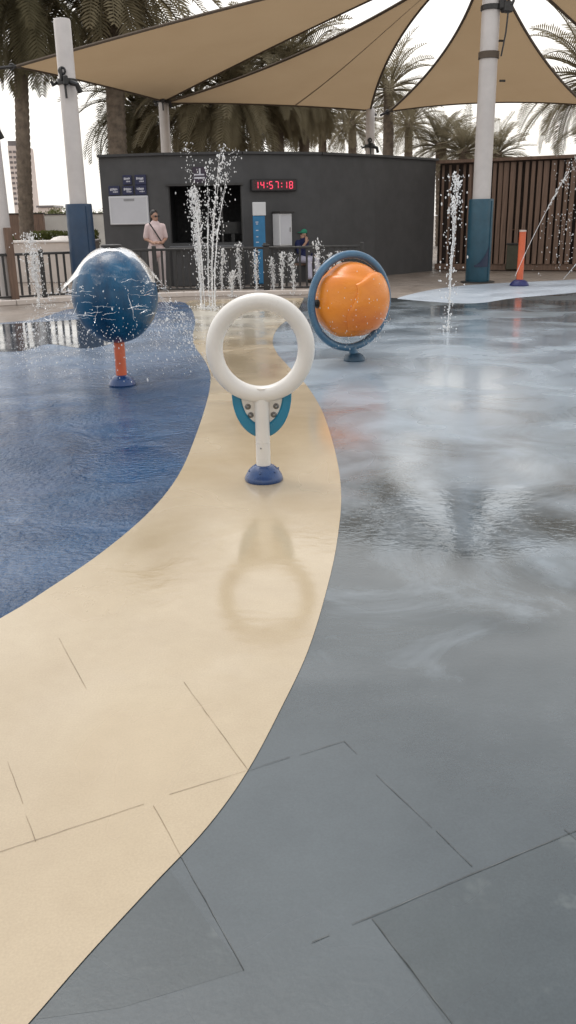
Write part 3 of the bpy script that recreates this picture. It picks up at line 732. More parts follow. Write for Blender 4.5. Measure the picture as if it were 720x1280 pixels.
# totem and cabinet
c, ang = onwall(314, 300); n = Vector((math.sin(ang), -math.cos(ang), 0))
p = c+n*.55
t = thing('info_totem', 'upright blue panel with a white top beside the serving window', 'info panel', (p.x, p.y, 0), ang)
b = MB(); b.box((0, 0, .80), (.29, .05, 1.51), 0, .012); pa = b.build('panel', M_POST, t, smooth=False)
b = MB(); b.box((.012, -.004, 1.705), (.31, .06, .29), 0, .008); b.build('header', M_CAB, t, smooth=False)
for z, k in ((1.42, .07), (1.38, .05), (1.24, .06), (1.1, .05), (.98, .07)): b = MB(); b.box((-.06, -.0275, z), (k, .005, .018)); b.build('printed_line', M_INK, pa, smooth=False)
b = MB(); b.box((0, 0, .022), (.36, .30, .04), 0, .01); b.build('foot', M_DKMET, t, smooth=False)
c, ang, w, h = wallbox(341, 267, 359, 307, .30, .0)
t = thing('wall_cabinet', 'white shallow cabinet with a dark lid fixed to the dark wall', 'cabinet', c, ang+rad(12))
b = MB(); b.box((0, 0, 0), (w*.95, .30, h), 0, .012); b.build('body', M_CAB, t, smooth=False)
b = MB(); b.box((0, -.155, 0), (w*.78, .012, h*.9), 0, .004); dr = b.build('door', M_BOARD, t, smooth=False)
b = MB(); b.box((w*.3, -.168, 0), (.02, .014, .1)); b.build('handle', M_STEEL, dr, smooth=False)
b = MB(); b.box((.02, -.02, h/2+.025), (w*1.15, .36, .045), 0, .01); b.build('lid', M_DKMET, t, smooth=False)

# ------------------------------------------------------------------ timber screen on the right
A, B2 = at(547, 201.5, z=2.9), at(760, 192, z=2.9)
d = (B2-A); d.z = 0; LEN = d.length; ang = math.atan2(d.y, d.x)
scr = thing('timber_screen', 'tall brown screen of upright timber slats to the right of the dark building', 'screen', (A.x, A.y, 0), ang)
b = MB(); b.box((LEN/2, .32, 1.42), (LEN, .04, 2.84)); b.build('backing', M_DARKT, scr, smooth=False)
b = MB(); b.box((LEN/2, .02, 2.87), (LEN, .34, .08)); b.build('top_rail', M_TIMB, scr, smooth=False); b = MB(); b.box((LEN/2, .16, .1), (LEN, .2, .16)); b.build('bottom_rail', M_TIMB, scr, smooth=False)
for q_, w_ in ((.95, .06), (6.03, .12)): b = MB(); b.box((q_, .19, 1.4), (w_, .2, 2.78)); b.build('post', M_TIMB, scr, smooth=False)
x = .12; i = 0
DOOR0, DOOR1 = 6.15, 7.4
while x < LEN:
    if DOOR0-.1 < x < DOOR1: x += .16; continue
    if x < .85: w_, yy, rz = .07, .18, rad(28)
    elif x > 1.5 and x < 6: w_, yy, rz = random.choice((.10, .12, .14)), .02, rad(18)
    else: w_, yy, rz = .085, .06, rad(20)
    b = MB(); hgt = 2.62
    b.box((0, 0, hgt/2), (w_, .035, hgt), 0, .006)
    b.build('slat', M_TIMB, scr, smooth=False, loc=(x+random.uniform(-.01, .01), yy, .18), rz=rz+random.uniform(-.06, .06))
    x += (.20 if x < .85 else random.choice((.15, .165, .19)))
mf = mat('grey_frame', (.16, .155, .16), .5); b = MB(); b.box((DOOR0, -.02, 1.16), (.12, .14, 2.32), 0, .01); b.build('door_jamb', mf, scr, smooth=False); b = MB(); b.box((DOOR0+.75, -.02, 2.37), (1.62, .14, .1), 0, .01); b.build('door_head', mf, scr, smooth=False)
b = MB(); b.box((DOOR0+.75, .13, 1.1), (1.3, .04, 2.2)); b.build('doorway', M_BLACK, scr, smooth=False)
# bin and shelf in front of the screen
p = G(640, 338)
t = thing('litter_bin', 'olive square litter bin in front of the timber screen', 'bin', (p.x, p.y-.1, 0), ang)
b = MB(); b.box((0, 0, .36), (.36, .36, .66), 0, .02); b.build('body', M_BIN, t, smooth=False)
b = MB(); b.box((0, 0, .71), (.39, .39, .05), 0, .015); lid = b.build('lid', M_DKMET, t, smooth=False)
b = MB(); b.box((0, .1, 1.08), (.42, .30, .035), 0, .008); b.build('canopy', M_TIMB, t, smooth=False)
for q_ in (-.15, .15): b = MB(); b.box((q_, .15, .897), (.03, .03, .325)); b.build('canopy_post', M_TIMB, t, smooth=False)

# ------------------------------------------------------------------ railings
def railing(P, Q, label, top=.92, low=.12, sp=.135, tall_post=None, end_posts=(True, True)):
    d = Q-P; Ln = d.length; ang = math.atan2(d.y, d.x)
    t = thing('railing', label, 'railing', (P.x, P.y, 0), ang, 'black bar railings round the splash pad')
    b = MB(); b.box((Ln/2, 0, top), (Ln-.004, .05, .05), 0, .008); b.build('top_rail', M_DKMET, t)
    b = MB(); b.box((Ln/2, 0, low), (Ln-.004, .04, .04), 0, .006); b.build('bottom_rail', M_DKMET, t)
    n = int(Ln/sp); bm = MB(); bm.box((0, 0, (top+low)/2), (.045, .02, top-low-.05)); proto = None
    for i in range(1, n):
        if proto is None: o = proto = bm.build('bar', M_DKMET, t, smooth=False)
        else: o = proto.copy(); col.objects.link(o); o.parent = t
        o.location = (Ln*i/n, 0, 0)
    for x, hh, on in ((0, tall_post or 1.0, end_posts[0]), (Ln, 1.0, end_posts[1])):
        if on: b = MB(); w = .14 if hh > 1.1 else .085; b.box((x, 0, hh/2), (w, w*.8, hh), 0, .01); b.build('post', M_TIMB if hh > 1.1 else M_DKMET, t, smooth=False)
r1, r2, r3 = G(20, 379), G(57, 376.5), G(103, 373)
railing(G(-130, 387), G(19, 379), 'black bar railing running off the left edge of the photo', end_posts=(True, False))
railing(r1, r2, 'short bar railing behind the far left jet, a taller brown post at its left', tall_post=1.42, sp=.125)
railing(G(58, 376.3), G(196, 369), 'black bar railing behind the blue globe', end_posts=(False, True))
railing(G(197, 369), G(331, 367), 'black bar railing in front of the serving window', end_posts=(False, False))
railing(G(333, 367), G(452, 365), 'black bar railing behind the row of low jets', tall_post=1.02)
p = G(334, 366.6); p.y -= .2
t = thing('square_post', 'thick dark square post standing in the railing under the wall cabinet', 'post', (p.x, p.y, 0))
b = MB(); b.box((0, 0, .48), (.13, .11, .96), 0, .012); b.build('shaft', M_DKMET, t, smooth=False)
b = MB(); b.box((0, 0, .975), (.16, .14, .025), 0, .006); b.build('cap', M_DKMET, t, smooth=False)
# pale kerb below the railings
kp = [G(*q) for q in ((-160, 391), (20, 381.5), (103, 376), (230, 371), (452, 367.5))]
b = MB()
for a, c in zip(kp[:-1], kp[1:]):
    e = c-a; mm = (a+c)/2; b.box((mm.x, mm.y+.02, .05), (e.length-.002, .14, .1), math.atan2(e.y, e.x), .012)
struct(b.build('kerb', M_STONE, smooth=False))

# ------------------------------------------------------------------ far left background
def wall_run(name, label, cat, P, Q, h, th, m, cap=None):
    d = Q-P; t = thing(name, label, cat, (P.x, P.y, 0), math.atan2(d.y, d.x)); Ln = Vector((d.x, d.y)).length
    b = MB(); b.box((Ln/2, 0, h/2), (Ln, th, h), 0, .01); b.build('wall', m, t, smooth=False)
    if cap: b = MB(); b.box((Ln/2, 0, h+.03), (Ln+.06, th+.1, .056), 0, .01); b.build('coping', cap, t, smooth=False)
    return t
Yp = 23.5
wall_run('planter_wall', 'low pale stone wall behind the railing on the left', 'wall', W(-80, 330, Yp+1), W(122, 318, Yp), at(80, 303, Y=Yp).z, .35, M_STONE, M_TENT)
wall_run('boundary_wall', 'pale rendered boundary wall behind the hedge', 'wall', W(59, 300, 48), W(150, 300, 48), at(80, 268.5, Y=48).z, .3, M_WALLP, mat('wall_coping', (.05, .045, .04), .7))
wall_run('dark_hoarding', 'dark brown wall between the left palm and the pale boundary wall', 'wall', W(-60, 300, 46), W(57.5, 300, 46), at(45, 267.5, Y=46).z, .3, M_TIMB, mat('hoarding_cap', (.03, .025, .02), .7))
def hedge(label, P, Q, z1, th, n=5200):
    d = Q-P; Ln = Vector((d.x, d.y)).length; t = thing('hedge', label, 'hedge', (P.x, P.y, 0), math.atan2(d.y, d.x))
    b = MB()
    for i in range(n):
        x = random.uniform(0, Ln); z = random.uniform(.1, z1)*1.0; y = random.uniform(-th/2, th/2)
        z *= 1+.10*mnoise.noise(Vector((x*1.2, 3, 0))); s = random.uniform(.03, .075)
        q = Vector((x, y, z)); u = Vector([random.gauss(0, 1) for _ in range(3)]).normalized(); w = u.orthogonal().normalized()
        b.add([q-u*s, q+w*s*.5, q+u*s, q-w*s*.5], [(0, 1, 2, 3)])
    b.build('foliage', M_HEDGE, t, smooth=False)
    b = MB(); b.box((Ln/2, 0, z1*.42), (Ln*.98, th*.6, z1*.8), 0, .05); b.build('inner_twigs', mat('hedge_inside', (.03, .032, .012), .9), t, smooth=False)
a_, c_ = W(44, 320, 26), W(124, 318, 26)
hedge('clipped green hedge behind the pale wall, left of the navy pad', a_, c_, at(80, 289, Y=26).z, .8)
a_, c_ = W(-90, 320, 25), W(18, 320, 25)
hedge('clipped green hedge at the left edge of the photo behind the bare pole', a_, c_, at(5, 292, Y=25).z, .8, 4000)
# white tent top
p = W(80, 305, 24.3)
t = thing('white_tent', 'small white dome of canvas seen over the pale wall', 'canopy', (p.x, p.y, 0))
b = MB(); zt = at(80, 295, Y=24.3).z; b.lathe([(.42, zt-.22), (.38, zt-.12), (.25, zt-.03), (.1, zt), (0, zt)], 24, wob=lambda a, z: .03*math.sin(6*a)); b.build('canopy', M_TENT, t)
for k in range(3):
    a = 2*PI*k/3+.4; b = MB(); b.tube([(.38*math.cos(a), .38*math.sin(a), 0), (.38*math.cos(a), .38*math.sin(a), zt-.2)], .02, 6); b.build('leg', M_DKMET, t)
# distant tower
YT = 190
p = W(34, 292, YT); s_ = (W(44, 240, YT)-W(20, 240, YT)).length
tw = thing('apartment_tower', 'tall pale apartment tower far away beside the left palm trunk', 'building', (p.x, p.y, 0), rad(9))
ztop = at(32, 182, Y=YT).z; wd = s_*1.0
b = MB(); b.box((0, 5, ztop/2), (wd, 10, ztop)); b.build('wall', M_TOWER, tw, smooth=False)
b = MB(); b.box((-.5, 4, ztop+.5), (wd*.75, 6, 1.0)); b.build('roof', M_GLASS, tw, smooth=False)
bm = MB(); bm.box((0, 0, 0), (wd*.15, .12, ztop/19*.52)); proto = None
for r in range(11):
    for c in range(4):
        o = bm.build('window', M_GLASS, tw, smooth=False) if proto is None else proto.copy()
        if proto is None: proto = o
        else: col.objects.link(o); o.parent = tw
        o.location = (-wd*.40+c*wd*.21, -.02, ztop*.96-(r+.5)*ztop/19*1.15)
bm = MB(); bm.box((0, 0, 0), (wd*.10, .8, ztop/19*.3))
proto = None
for r in range(11):
    o = bm.build('balcony', M_TOWER, tw, smooth=False) if proto is None else proto.copy()
    if proto is None: proto = o
    else: col.objects.link(o); o.parent = tw
    o.location = (wd*.42, -.3, ztop*.95-(r+.5)*ztop/19*1.15)
p = W(64, 268, 120)
t = thing('low_block', 'low pale flat roofed block on the skyline between tower and navy pad', 'building', (p.x, p.y, 0))
b = MB(); zt = at(58, 259.5, Y=120).z; b.box((-.8, 3, zt/2), (1.9, 5, zt)); b.build('wall', M_TOWER, t, smooth=False)
b = MB(); b.box((-.8, 3, zt+.15), (2.3, 5.4, .25)); b.build('roof', M_GLASS, t, smooth=False)
def bush(name, label, cat, px, pyt, Y, w, seed, m=M_HEDGE):
    p = W(px, 275, Y); zt = at(px, pyt, Y=Y).z; t = thing(name, label, cat, (p.x, p.y, 0)); rnd = random.Random(seed); b = MB()
    cl = [(rnd.gauss(0, w*.3), rnd.gauss(0, w*.3), zt*rnd.uniform(.45, .92), rnd.uniform(.25, .5)*w*.6) for _ in range(16)]
    for i in range(2200):
        c = rnd.choice(cl); q = Vector((rnd.gauss(0, 1), rnd.gauss(0, 1), rnd.gauss(0, .7))).normalized()*c[3]*rnd.uniform(.5, 1)+Vector(c[:3]); s = rnd.uniform(.05, .12)*w*.4
        u = Vector([rnd.gauss(0, 1) for _ in range(3)]).normalized(); v = u.orthogonal().normalized(); b.add([q-u*s, q+v*s*.5, q+u*s, q-v*s*.5], [(0, 1, 2, 3)])
    b.build('crown', m, t, smooth=False); b = MB(); b.tube([(0, 0, 0), (.05*w, 0, zt*.4), (0, .05*w, zt*.7)], [.08*w, .06*w, .03*w], 8); b.build('trunk', M_TRUNK2, t)
bush('round_tree', 'small round tree on the skyline left of the navy pad', 'tree', 69, 261, 90, 2.2, 3)
bush('round_tree', 'small round tree on the skyline between the navy pad and the dark building', 'tree', 122, 263.5, 90, 2.0, 4)

# ------------------------------------------------------------------ palms
def crown_mesh(seed, Lf, nf, m, lo=-55, hi=80, droop=70, nl=30, wl=.05, ll=.6):
    rnd = random.Random(seed); b = MB()
    for i in range(nf):
        az = i*2.39996+rnd.uniform(-.3, .3); f = (i+.5)/nf; el = rad(hi+(lo-hi)*f**.85+rnd.uniform(-8, 8)); Ln = Lf*rnd.uniform(.82, 1.08)*(1-.15*(f > .8)); dr = rad(droop*rnd.uniform(.7, 1.2))
        pos = Vector((.12*math.cos(az), .12*math.sin(az), -.35*f)); k = nl; st = Ln/k; side = Vector((-math.sin(az), math.cos(az), 0)); tw = rnd.uniform(-.5, .5); rach = [pos.copy()]
        for j in range(k):
            s = (j+.5)/k; e = max(el-dr*s**1.4, rad(-88)); dd = Vector((math.cos(az)*math.cos(e), math.sin(az)*math.cos(e), math.sin(e))); pos = pos+dd*st; rach.append(pos.copy())
            if s < .1: continue
            up = side.cross(dd)*-1; l = ll*(math.sin(PI*min(1, s*.85+.13))**.6)*rnd.uniform(.8, 1.1)
            for sg in (-1, 1):
                sv = (side*math.cos(tw*s)+up*math.sin(tw*s))*sg
                ld = (sv*.85+dd*.75+up*.28).normalized(); tip = pos+ld*l+Vector((0, 0, -.16*l*rnd.uniform(.3, 1.6)))
                mid_ = pos+ld*l*.5; wv = dd*wl*.5*rnd.uniform(.8, 1.2)
                b.add([pos-wv*.5, mid_-wv, tip, mid_+wv, pos+wv*.5], [(0, 1, 2, 3, 4)])
        b.tube(rach[::3]+[rach[-1]], [.035*(1-.85*q/len(rach[::3])) for q in range(len(rach[::3])+1)], 4)
    return b
CROWNS = {}
def palm(label, px, py, Y, bx, rt=.22, key='a', sc_=1.0, rz=0, leafm=None, dates=False):
    c = W(px, py, Y); g = W(bx, 300, Y)
    t = thing('palm_tree', label, 'palm tree', (g.x, g.y, 0), group='date palms behind the splash pad')
    top = Vector((c.x-g.x, c.y-g.y, c.z)); b = MB(); n = max(14, int(c.z/.10)); k = 14; o = []
    for i in range(n+1):
        s = i/n; q = Vector((top.x*s**1.3, top.y*s**1.3, top.z*s)); r = rt*(1.12-.22*s)*(1+.5*max(0, s-.93)*10*.5)
        for j in range(k):
            a = 2*PI*j/k; rr = r*(1+.08*(((j+i) % 2)*2-1)); o.append((q.x+rr*math.cos(a), q.y+rr*math.sin(a), q.z))
    b.add(o, [(i*k+j, i*k+(j+1)%k, (i+1)*k+(j+1)%k, (i+1)*k+j) for i in range(n) for j in range(k)])
    b.build('trunk', M_TRUNK, t, ang=20)
    ck = (key, leafm.name if leafm else 'd')
    if ck not in CROWNS:
        kw = dict(a=dict(seed=1, Lf=3.2, nf=80, lo=-52, droop=74, nl=36, wl=.065), b=dict(seed=2, Lf=3.0, nf=76, lo=-58, droop=82, nl=32, wl=.065), c=dict(seed=5, Lf=2.6, nf=46, lo=-35, droop=55, nl=24, wl=.06), e=dict(seed=12, Lf=3.4, nf=46, lo=-50, hi=70, droop=60, nl=34, wl=.06), d=dict(seed=9, Lf=2.6, nf=60, lo=-20, hi=85, droop=45, nl=26, wl=.06))[key]
        o = crown_mesh(m=None, **kw).build('crown', leafm or M_FROND, t, smooth=False); CROWNS[ck] = o
    else:
        o = CROWNS[ck].copy(); col.objects.link(o); o.parent = t
    o.location = top; o.scale = (sc_, sc_, sc_); o.rotation_euler = (0, 0, rz)
    return t
palm('big palm at the left edge, its trunk beside the bare pole', 24, -26, 31, 33, .22, 'b', 1.15, .4, M_FRONDG)
palm('big palm with a thick ridged trunk behind the left end of the dark building', 138, -50, 33, 152, .31, 'a', 1.3, 1.2)
palm('palm with hanging fronds behind the left sail, right of the thick ridged trunk', 172, 128, 38, 176, .24, 'b', 1.0, 2.2, M_FRONDG)
palm('dense palm behind the building just left of the middle sail edge', 243, 118, 36, 247, .26, 'a', .95, .3)
palm('dense palm behind the building above the serving window', 292, 112, 35, 297, .26, 'b', 1.05, 3.3)
palm('tall palm whose crown shows in the gap between the two left sails', 345, 84, 36, 349, .25, 'a', 1.0, 5.1)
palm('palm with a straight dark trunk above the digital clock', 378, 92, 37, 383, .20, 'b', .95, 4.2)
palm('small palm at left end of the far row, nearest the middle sail', 403, 146, 58, 404, .26, 'c', 1.0, 1.5)
palm('small palm in the far row just left of the distant middle pole', 440, 150, 56, 442, .26, 'c', 1.0, 2.6)
palm('tallest palm of the far row, just right of the distant middle pole', 486, 106, 46, 484, .26, 'c', 1.05, .7)
palm('small palm at right end of the far row with a slim dark trunk', 511, 152, 60, 509, .27, 'c', .95, 4.0)
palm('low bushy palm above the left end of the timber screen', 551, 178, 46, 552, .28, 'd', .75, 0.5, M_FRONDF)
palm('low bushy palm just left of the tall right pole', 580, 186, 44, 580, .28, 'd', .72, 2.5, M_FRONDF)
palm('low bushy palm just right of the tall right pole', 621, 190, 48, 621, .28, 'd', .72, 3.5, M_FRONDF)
palm('palm at the right edge of the photo with long arching fronds over the timber screen', 738, 88, 33, 752, .28, 'e', 1.0, 3.0)
palm('palm far right behind the right edge palm', 790, 150, 34, 796, .24, 'c', 1.0, 5.0)

# ------------------------------------------------------------------ water jets
JG = 'water jets rising from the splash floor'
def jet(label, base, H, w=.05, head=.5, n=500, drops=140, lean=(0, 0), headw=2.2, group=JG, solid=.55):
    """thin rising stream that breaks up, with a churning white head and falling drops"""
    t = thing('water_jet', label, 'water jet', (base.x, base.y, .012), group=group)
    wb_ = min(w, .065)
    def ctr(s): return Vector((lean[0]*s*s*H, lean[1]*s*s*H, H*s))
    b = MB()
    m_ = 24; b.tube([ctr(solid*i/m_)+Vector((random.gauss(0, w*.07), random.gauss(0, w*.07), 0)) for i in range(m_+1)], [w*.14*random.uniform(.5, 1.3) for i in range(m_+1)], 7)
    for q in range(max(3, int(w*70))):
        a = random.uniform(0, 2*PI); s1 = random.uniform(.35, .92); s0 = random.uniform(0, .15); ph = random.uniform(0, 50); pp = []
        for i in range(28):
            s = s0+(s1-s0)*i/27; rr_ = w*(.12+.5*s)*(.6+.4*mnoise.noise(Vector((ph, s*3, 0))))
            pp.append(ctr(s)+Vector((rr_*math.cos(a)+.3*w*mnoise.noise(Vector((s*9, ph, 2))), rr_*math.sin(a), 0)))
        b.tube(pp, [random.uniform(.0025, .0065)*(1.15-.5*i/27) for i in range(28)], 5)
    for i in range(int(n*1.25)):
        s = random.random()**.75; hd = max(0, (s-(1-head))/head)
        ww = w*(.16+s*.28+headw*.45*math.sin(PI*min(1, hd*.62+.02))*(hd > 0)); wig = .5*w*mnoise.noise(Vector((s*H*5, base.x*7, base.y)))
        c = ctr(s)+Vector((random.gauss(0, ww*.45)+wig, random.gauss(0, ww*.45), random.gauss(0, .02)))
        if c.z > .0: b.blob(c, (random.uniform(.03, .12)+.10*(random.random() < .12))*wb_*(1.25 if hd > .2 else .85), (random.gauss(0, .3), random.gauss(0, .3), 1), random.uniform(1.0, 2.8), .45)
    b.build('stream', M_WATER, t, stuff=True)
    b = MB()
    for i in range(drops):
        s = random.random(); c = ctr(s)+Vector((random.gauss(0, w*headw*.85*(.35+s*.6)), random.gauss(0, w*headw*.85*(.35+s*.6)), 0))
        if c.z > .01: b.blob(c, random.uniform(.004, .011), (0, 0, 1), random.uniform(1, 2.2))
    b.build('droplets', M_DROP, t, stuff=True)
    b = MB()
    for i in range(26):
        a = random.uniform(0, 2*PI); r = random.uniform(0, w*2.4); b.blob((r*math.cos(a), r*math.sin(a), random.uniform(.0, .05)), random.uniform(.006, .014), (0, 0, 1), random.uniform(.6, 1.6))
    b.build('splash', M_WATER, t, stuff=True)
    return t
def ht(base, px, py): return at(px, py, Y=base.y).z
p = G(560, 414); jet('lone tall jet with a frothy white head in front of the timber screen gap', p, ht(p, 566, 217), .055, .30, 700, 190, (.022, 0), 2.6, None, .72)
p = G(50, 385); jet('wide frothy jet at the far left in front of the railing', p, ht(p, 42, 292), .13, .95, 560, 260, (-.04, 0), 1.5, None, .3)
# cluster of tall jets on the beige path
for (bx, by, tx, ty, w, n, hd, hw, lab) in ((252, 386, 243, 236, .10, 900, .75, 1.6, 'thickest white column of the tall jet cluster'), (256, 388, 233, 178, .05, 90, .6, 2.2, 'leftmost thin jet of the tall cluster, leaning left'),
        (262, 388, 262, 200, .045, 110, .5, 1.8, 'thin upright jet in the middle of the tall cluster'), (266, 387, 279, 182, .065, 200, .7, 2.0, 'tall jet of the cluster leaning right with broken top'), (269, 389, 292, 188, .05, 100, .65, 2.6, 'rightmost thin jet of the tall cluster, spreading drops to the right')):
    p = G(bx, by); h = ht(p, tx, ty); x1 = at(tx, ty, Y=p.y).x
    jet(lab, p, h, w, hd, n, 170, ((x1-p.x)/h, 0), hw, 'cluster of tall jets left of the white hoop', .6)
# stray drops thrown out by the cluster
small = [(278, 369, 283, 311, 'low jet just right of the tall cluster'), (301, 368, 302, 305, 'second low jet from the left under the serving window'), (321, 369, 320, 313, 'low jet in front of the blue totem'), (342, 368, 342, 322, 'low jet left of centre under the wall cabinet'),
         (353, 369, 353, 316, 'low jet under the wall cabinet'), (367, 369, 367, 318, 'low jet beside the seated person'), (398, 372, 397, 302, 'jet with a pointed white top behind the left rim of the blue ring'), (412, 371, 411, 318, 'jet seen through the top of the blue ring, left one'), (425, 371, 424, 315, 'jet seen through the top of the blue ring, right one'), (290, 372, 288, 340, 'lowest jet, right of the tall cluster')]
for (bx, by, tx, ty, lab) in small:
    p = G(bx, by); h = ht(p, tx, ty); jet(lab, p, h, .075, .85, 190, 90, (random.uniform(-.05, .05), 0), 1.25, 'row of low jets in front of the building', .5)
# arcing jets from the right
def arc(label, A, B, C, w=.02, n=240, spread=.05, tail=.45):
    t = thing('water_arc', label, 'water jet', A, group='arcing jets at the right'); b = MB(); k = 40
    f = lambda s: bez(Vector((0, 0, 0)), B-A, C-A, s)
    b.tube([f(tail*i/k) for i in range(k+1)], [w*random.uniform(.7, 1.2) for _ in range(k+1)], 7)
    for i in range(n):
        s = tail*.7+(1-tail*.7)*random.random(); q = f(s)+Vector([random.gauss(0, spread*s*s) for _ in range(3)]); b.blob(q, random.uniform(.005, .014), f(min(1, s+.02))-f(s-.02), random.uniform(1, 3))
    b.build('stream', M_DROP, t, stuff=True)
A_ = at(644, 345, Y=18.9); B_ = at(676, 270, Y=18.6); C_ = at(724, 192, Y=18.0)
arc('long thin jet arcing up to the right across the orange post', A_, B_, C_, .006, 90, .03, .8)
A_ = at(704, 349, Y=19.2); arc('short thin jet rising out of the right edge of the photo', A_, at(716, 335, Y=19), at(745, 300, Y=18.7), .006, 30, .03, .6)
p = at(705, 340, Y=19.5)
t = thing('falling_drops', 'scattered drops falling in front of the doorway at the right edge', 'water drops', (p.x, p.y, 0)); b = MB()
for i in range(260):
    x = random.gauss(.15, .22); z = random.uniform(.2, 3.1); b.blob((x-.35*(3.1-z)*random.random()*.6, random.gauss(0, .3), z), random.uniform(.005, .013), (0, 0, 1), random.uniform(1, 1.8))
b.build('droplets', M_DROP, t, stuff=True)

# ------------------------------------------------------------------ people
def remesh(o, vox):
    md = o.modifiers.new('skin', 'REMESH'); md.mode = 'VOXEL'; md.voxel_size = vox; md.use_smooth_shade = True
    sm = o.modifiers.new('soften', 'SMOOTH'); sm.factor = .5; sm.iterations = 3
def limb(b, pts, r, n=12):
    b.tube(pts, r, n)
    for p_, q in zip(pts, r): b.ell(p_, q, q, q, 12, 8)
def hand(b, w, d, pal):
    """palm, four curled fingers of different lengths and a thumb leaving the side of the palm"""
    w, d = Vector(w), Vector(d).normalized(); pal = Vector(pal).normalized(); s = d.cross(pal).normalized()
    b.ell(w+d*.045, .034, .03, .034, 12, 8); limb(b, [w, w+d*.04, w+d*.085], [.026, .033, .032])
    for k, (o, l) in enumerate(((-.03, .062), (-.010, .075), (.010, .07), (.029, .055))):
        a = w+d*.085+s*o; limb(b, [a, a+d*l*.5, a+d*l*.78+pal*l*.3, a+d*l*.85+pal*l*.6], [.0095, .009, .0085, .0075], 8)
    a = w+d*.025-s*.028; limb(b, [a, a-s*.026+d*.03+pal*.01, a-s*.03+d*.058+pal*.025], [.012, .0105, .009], 8)
def head(b, c, yaw=0):
    """face towards -Y turned by yaw"""
    R = Matrix.Rotation(yaw, 3, 'Z'); q = lambda x, y, z: Vector(c)+R @ Vector((x, y, z))
    b.ell(q(0, .012, .03), .074, .092, .098, 20, 14); b.ell(q(0, -.028, -.045), .055, .055, .062, 16, 10)
    b.ell(q(0, -.088, -.012), .012, .02, .024, 10, 8); b.ell(q(0, -.076, -.058), .024, .012, .010, 10, 8)
    for s in (-1, 1): b.ell(q(s*.076, .012, .0), .012, .02, .03, 10, 8); b.ell(q(s*.03, -.07, .006), .02, .014, .012, 10, 8)
def face_parts(par, c, yaw, glasses=True):
    R = Matrix.Rotation(yaw, 3, 'Z'); q = lambda x, y, z: Vector(c)+R @ Vector((x, y, z))
    b = MB(); b.ell(q(0, -.086, -.058), .020, .006, .006, 10, 6); b.build('lips', mat('lips', (.30, .10, .09), .5), par)
    b = MB()
    for s in (-1, 1):
        b = MB()
        if glasses: b.ell(q(s*.033, -.088, .006), .030, .008, .020, 12, 8); b.tube([q(s*.06, -.075, .01), q(s*.083, .0, .012)], .004, 6)
        else: b.ell(q(s*.03, -.083, .006), .010, .006, .006, 10, 6)
        b.build('sunglass_lens' if glasses else 'eye', M_BLACK, par)
# standing woman
p = at(195, 300, Y=20.1); p.z = 0
wm = thing('person', 'standing person in a pale pink shirt and pale trousers, left of the serving window', 'person', (p.x, p.y, 0), rad(18))
HCN = (0, -.02, 1.58)
J = dict(hip=.93)
b = MB()
limb(b, [(0, .0, .95), (0, .01, 1.12), (0, .0, 1.30), (0, 0, 1.40)], [.14, .125, .14, .10]); limb(b, [(-.15, 0, 1.38), (.15, 0, 1.38)], [.06, .06]); limb(b, [(0, .0, 1.40), (0, -.008, 1.52)], [.055, .05])
head(b, HCN, rad(25))
for s in (-1, 1):
    limb(b, [(s*.17, 0, 1.38), (s*.225, .03, 1.12), (s*.10, -.20, 1.03)], [.055, .043, .03]); hand(b, (s*.10, -.20, 1.03), (-s*.75, -.5, .1), (0, -.3, -1) if s > 0 else (0, .3, -.9))
    limb(b, [(s*.09, 0, .93), (s*.10, -.01, .50), (s*.105, .02, .09)], [.088, .058, .04]); limb(b, [(s*.105, .03, .05), (s*.115, -.13, .03)], [.035, .03])
wb = b.build('body', M_SKIN, wm); remesh(wb, .009)
b = MB(); limb(b, [(0, 0, .88), (0, .01, 1.10), (0, .0, 1.30), (0, 0, 1.40)], [.175, .155, .162, .115]); limb(b, [(-.155, 0, 1.37), (.155, 0, 1.37)], [.07, .07])
for s in (-1, 1): limb(b, [(s*.165, 0, 1.37), (s*.215, .02, 1.16)], [.068, .062])
o = b.build('shirt', M_TEE, wm); remesh(o, .012)
b = MB(); limb(b, [(-.06, 0, .93), (.06, 0, .93)], [.125, .125])
for s in (-1, 1): limb(b, [(s*.09, 0, .90), (s*.10, -.01, .50), (s*.105, .02, .12)], [.108, .082, .068])
o = b.build('trousers', M_TROU, wm); remesh(o, .012)
b = MB(); hc = Vector(HCN); R = Matrix.Rotation(rad(25), 3, 'Z')
b.ell(hc+R @ Vector((0, .03, .06)), .086, .098, .092, 18, 12); b.ell(hc+R @ Vector((0, .085, -.03)), .05, .045, .10, 14, 10); o = b.build('hair', M_HAIR, wm); remesh(o, .009)
face_parts(wm, HCN, rad(25), True)
for s in (-1, 1): b = MB(); limb(b, [(s*.105, .05, .04), (s*.112, -.04, .045), (s*.117, -.15, .03)], [.045, .045, .036]); b.build('shoe', M_CAB, wm)
b = MB(); b.tube([(-.13, -.06, 1.44), (-.05, -.175, 1.28), (.06, -.18, 1.10), (.17, -.09, .94)], .014, 6); b.build('bag_strap', M_DKMET, wm)
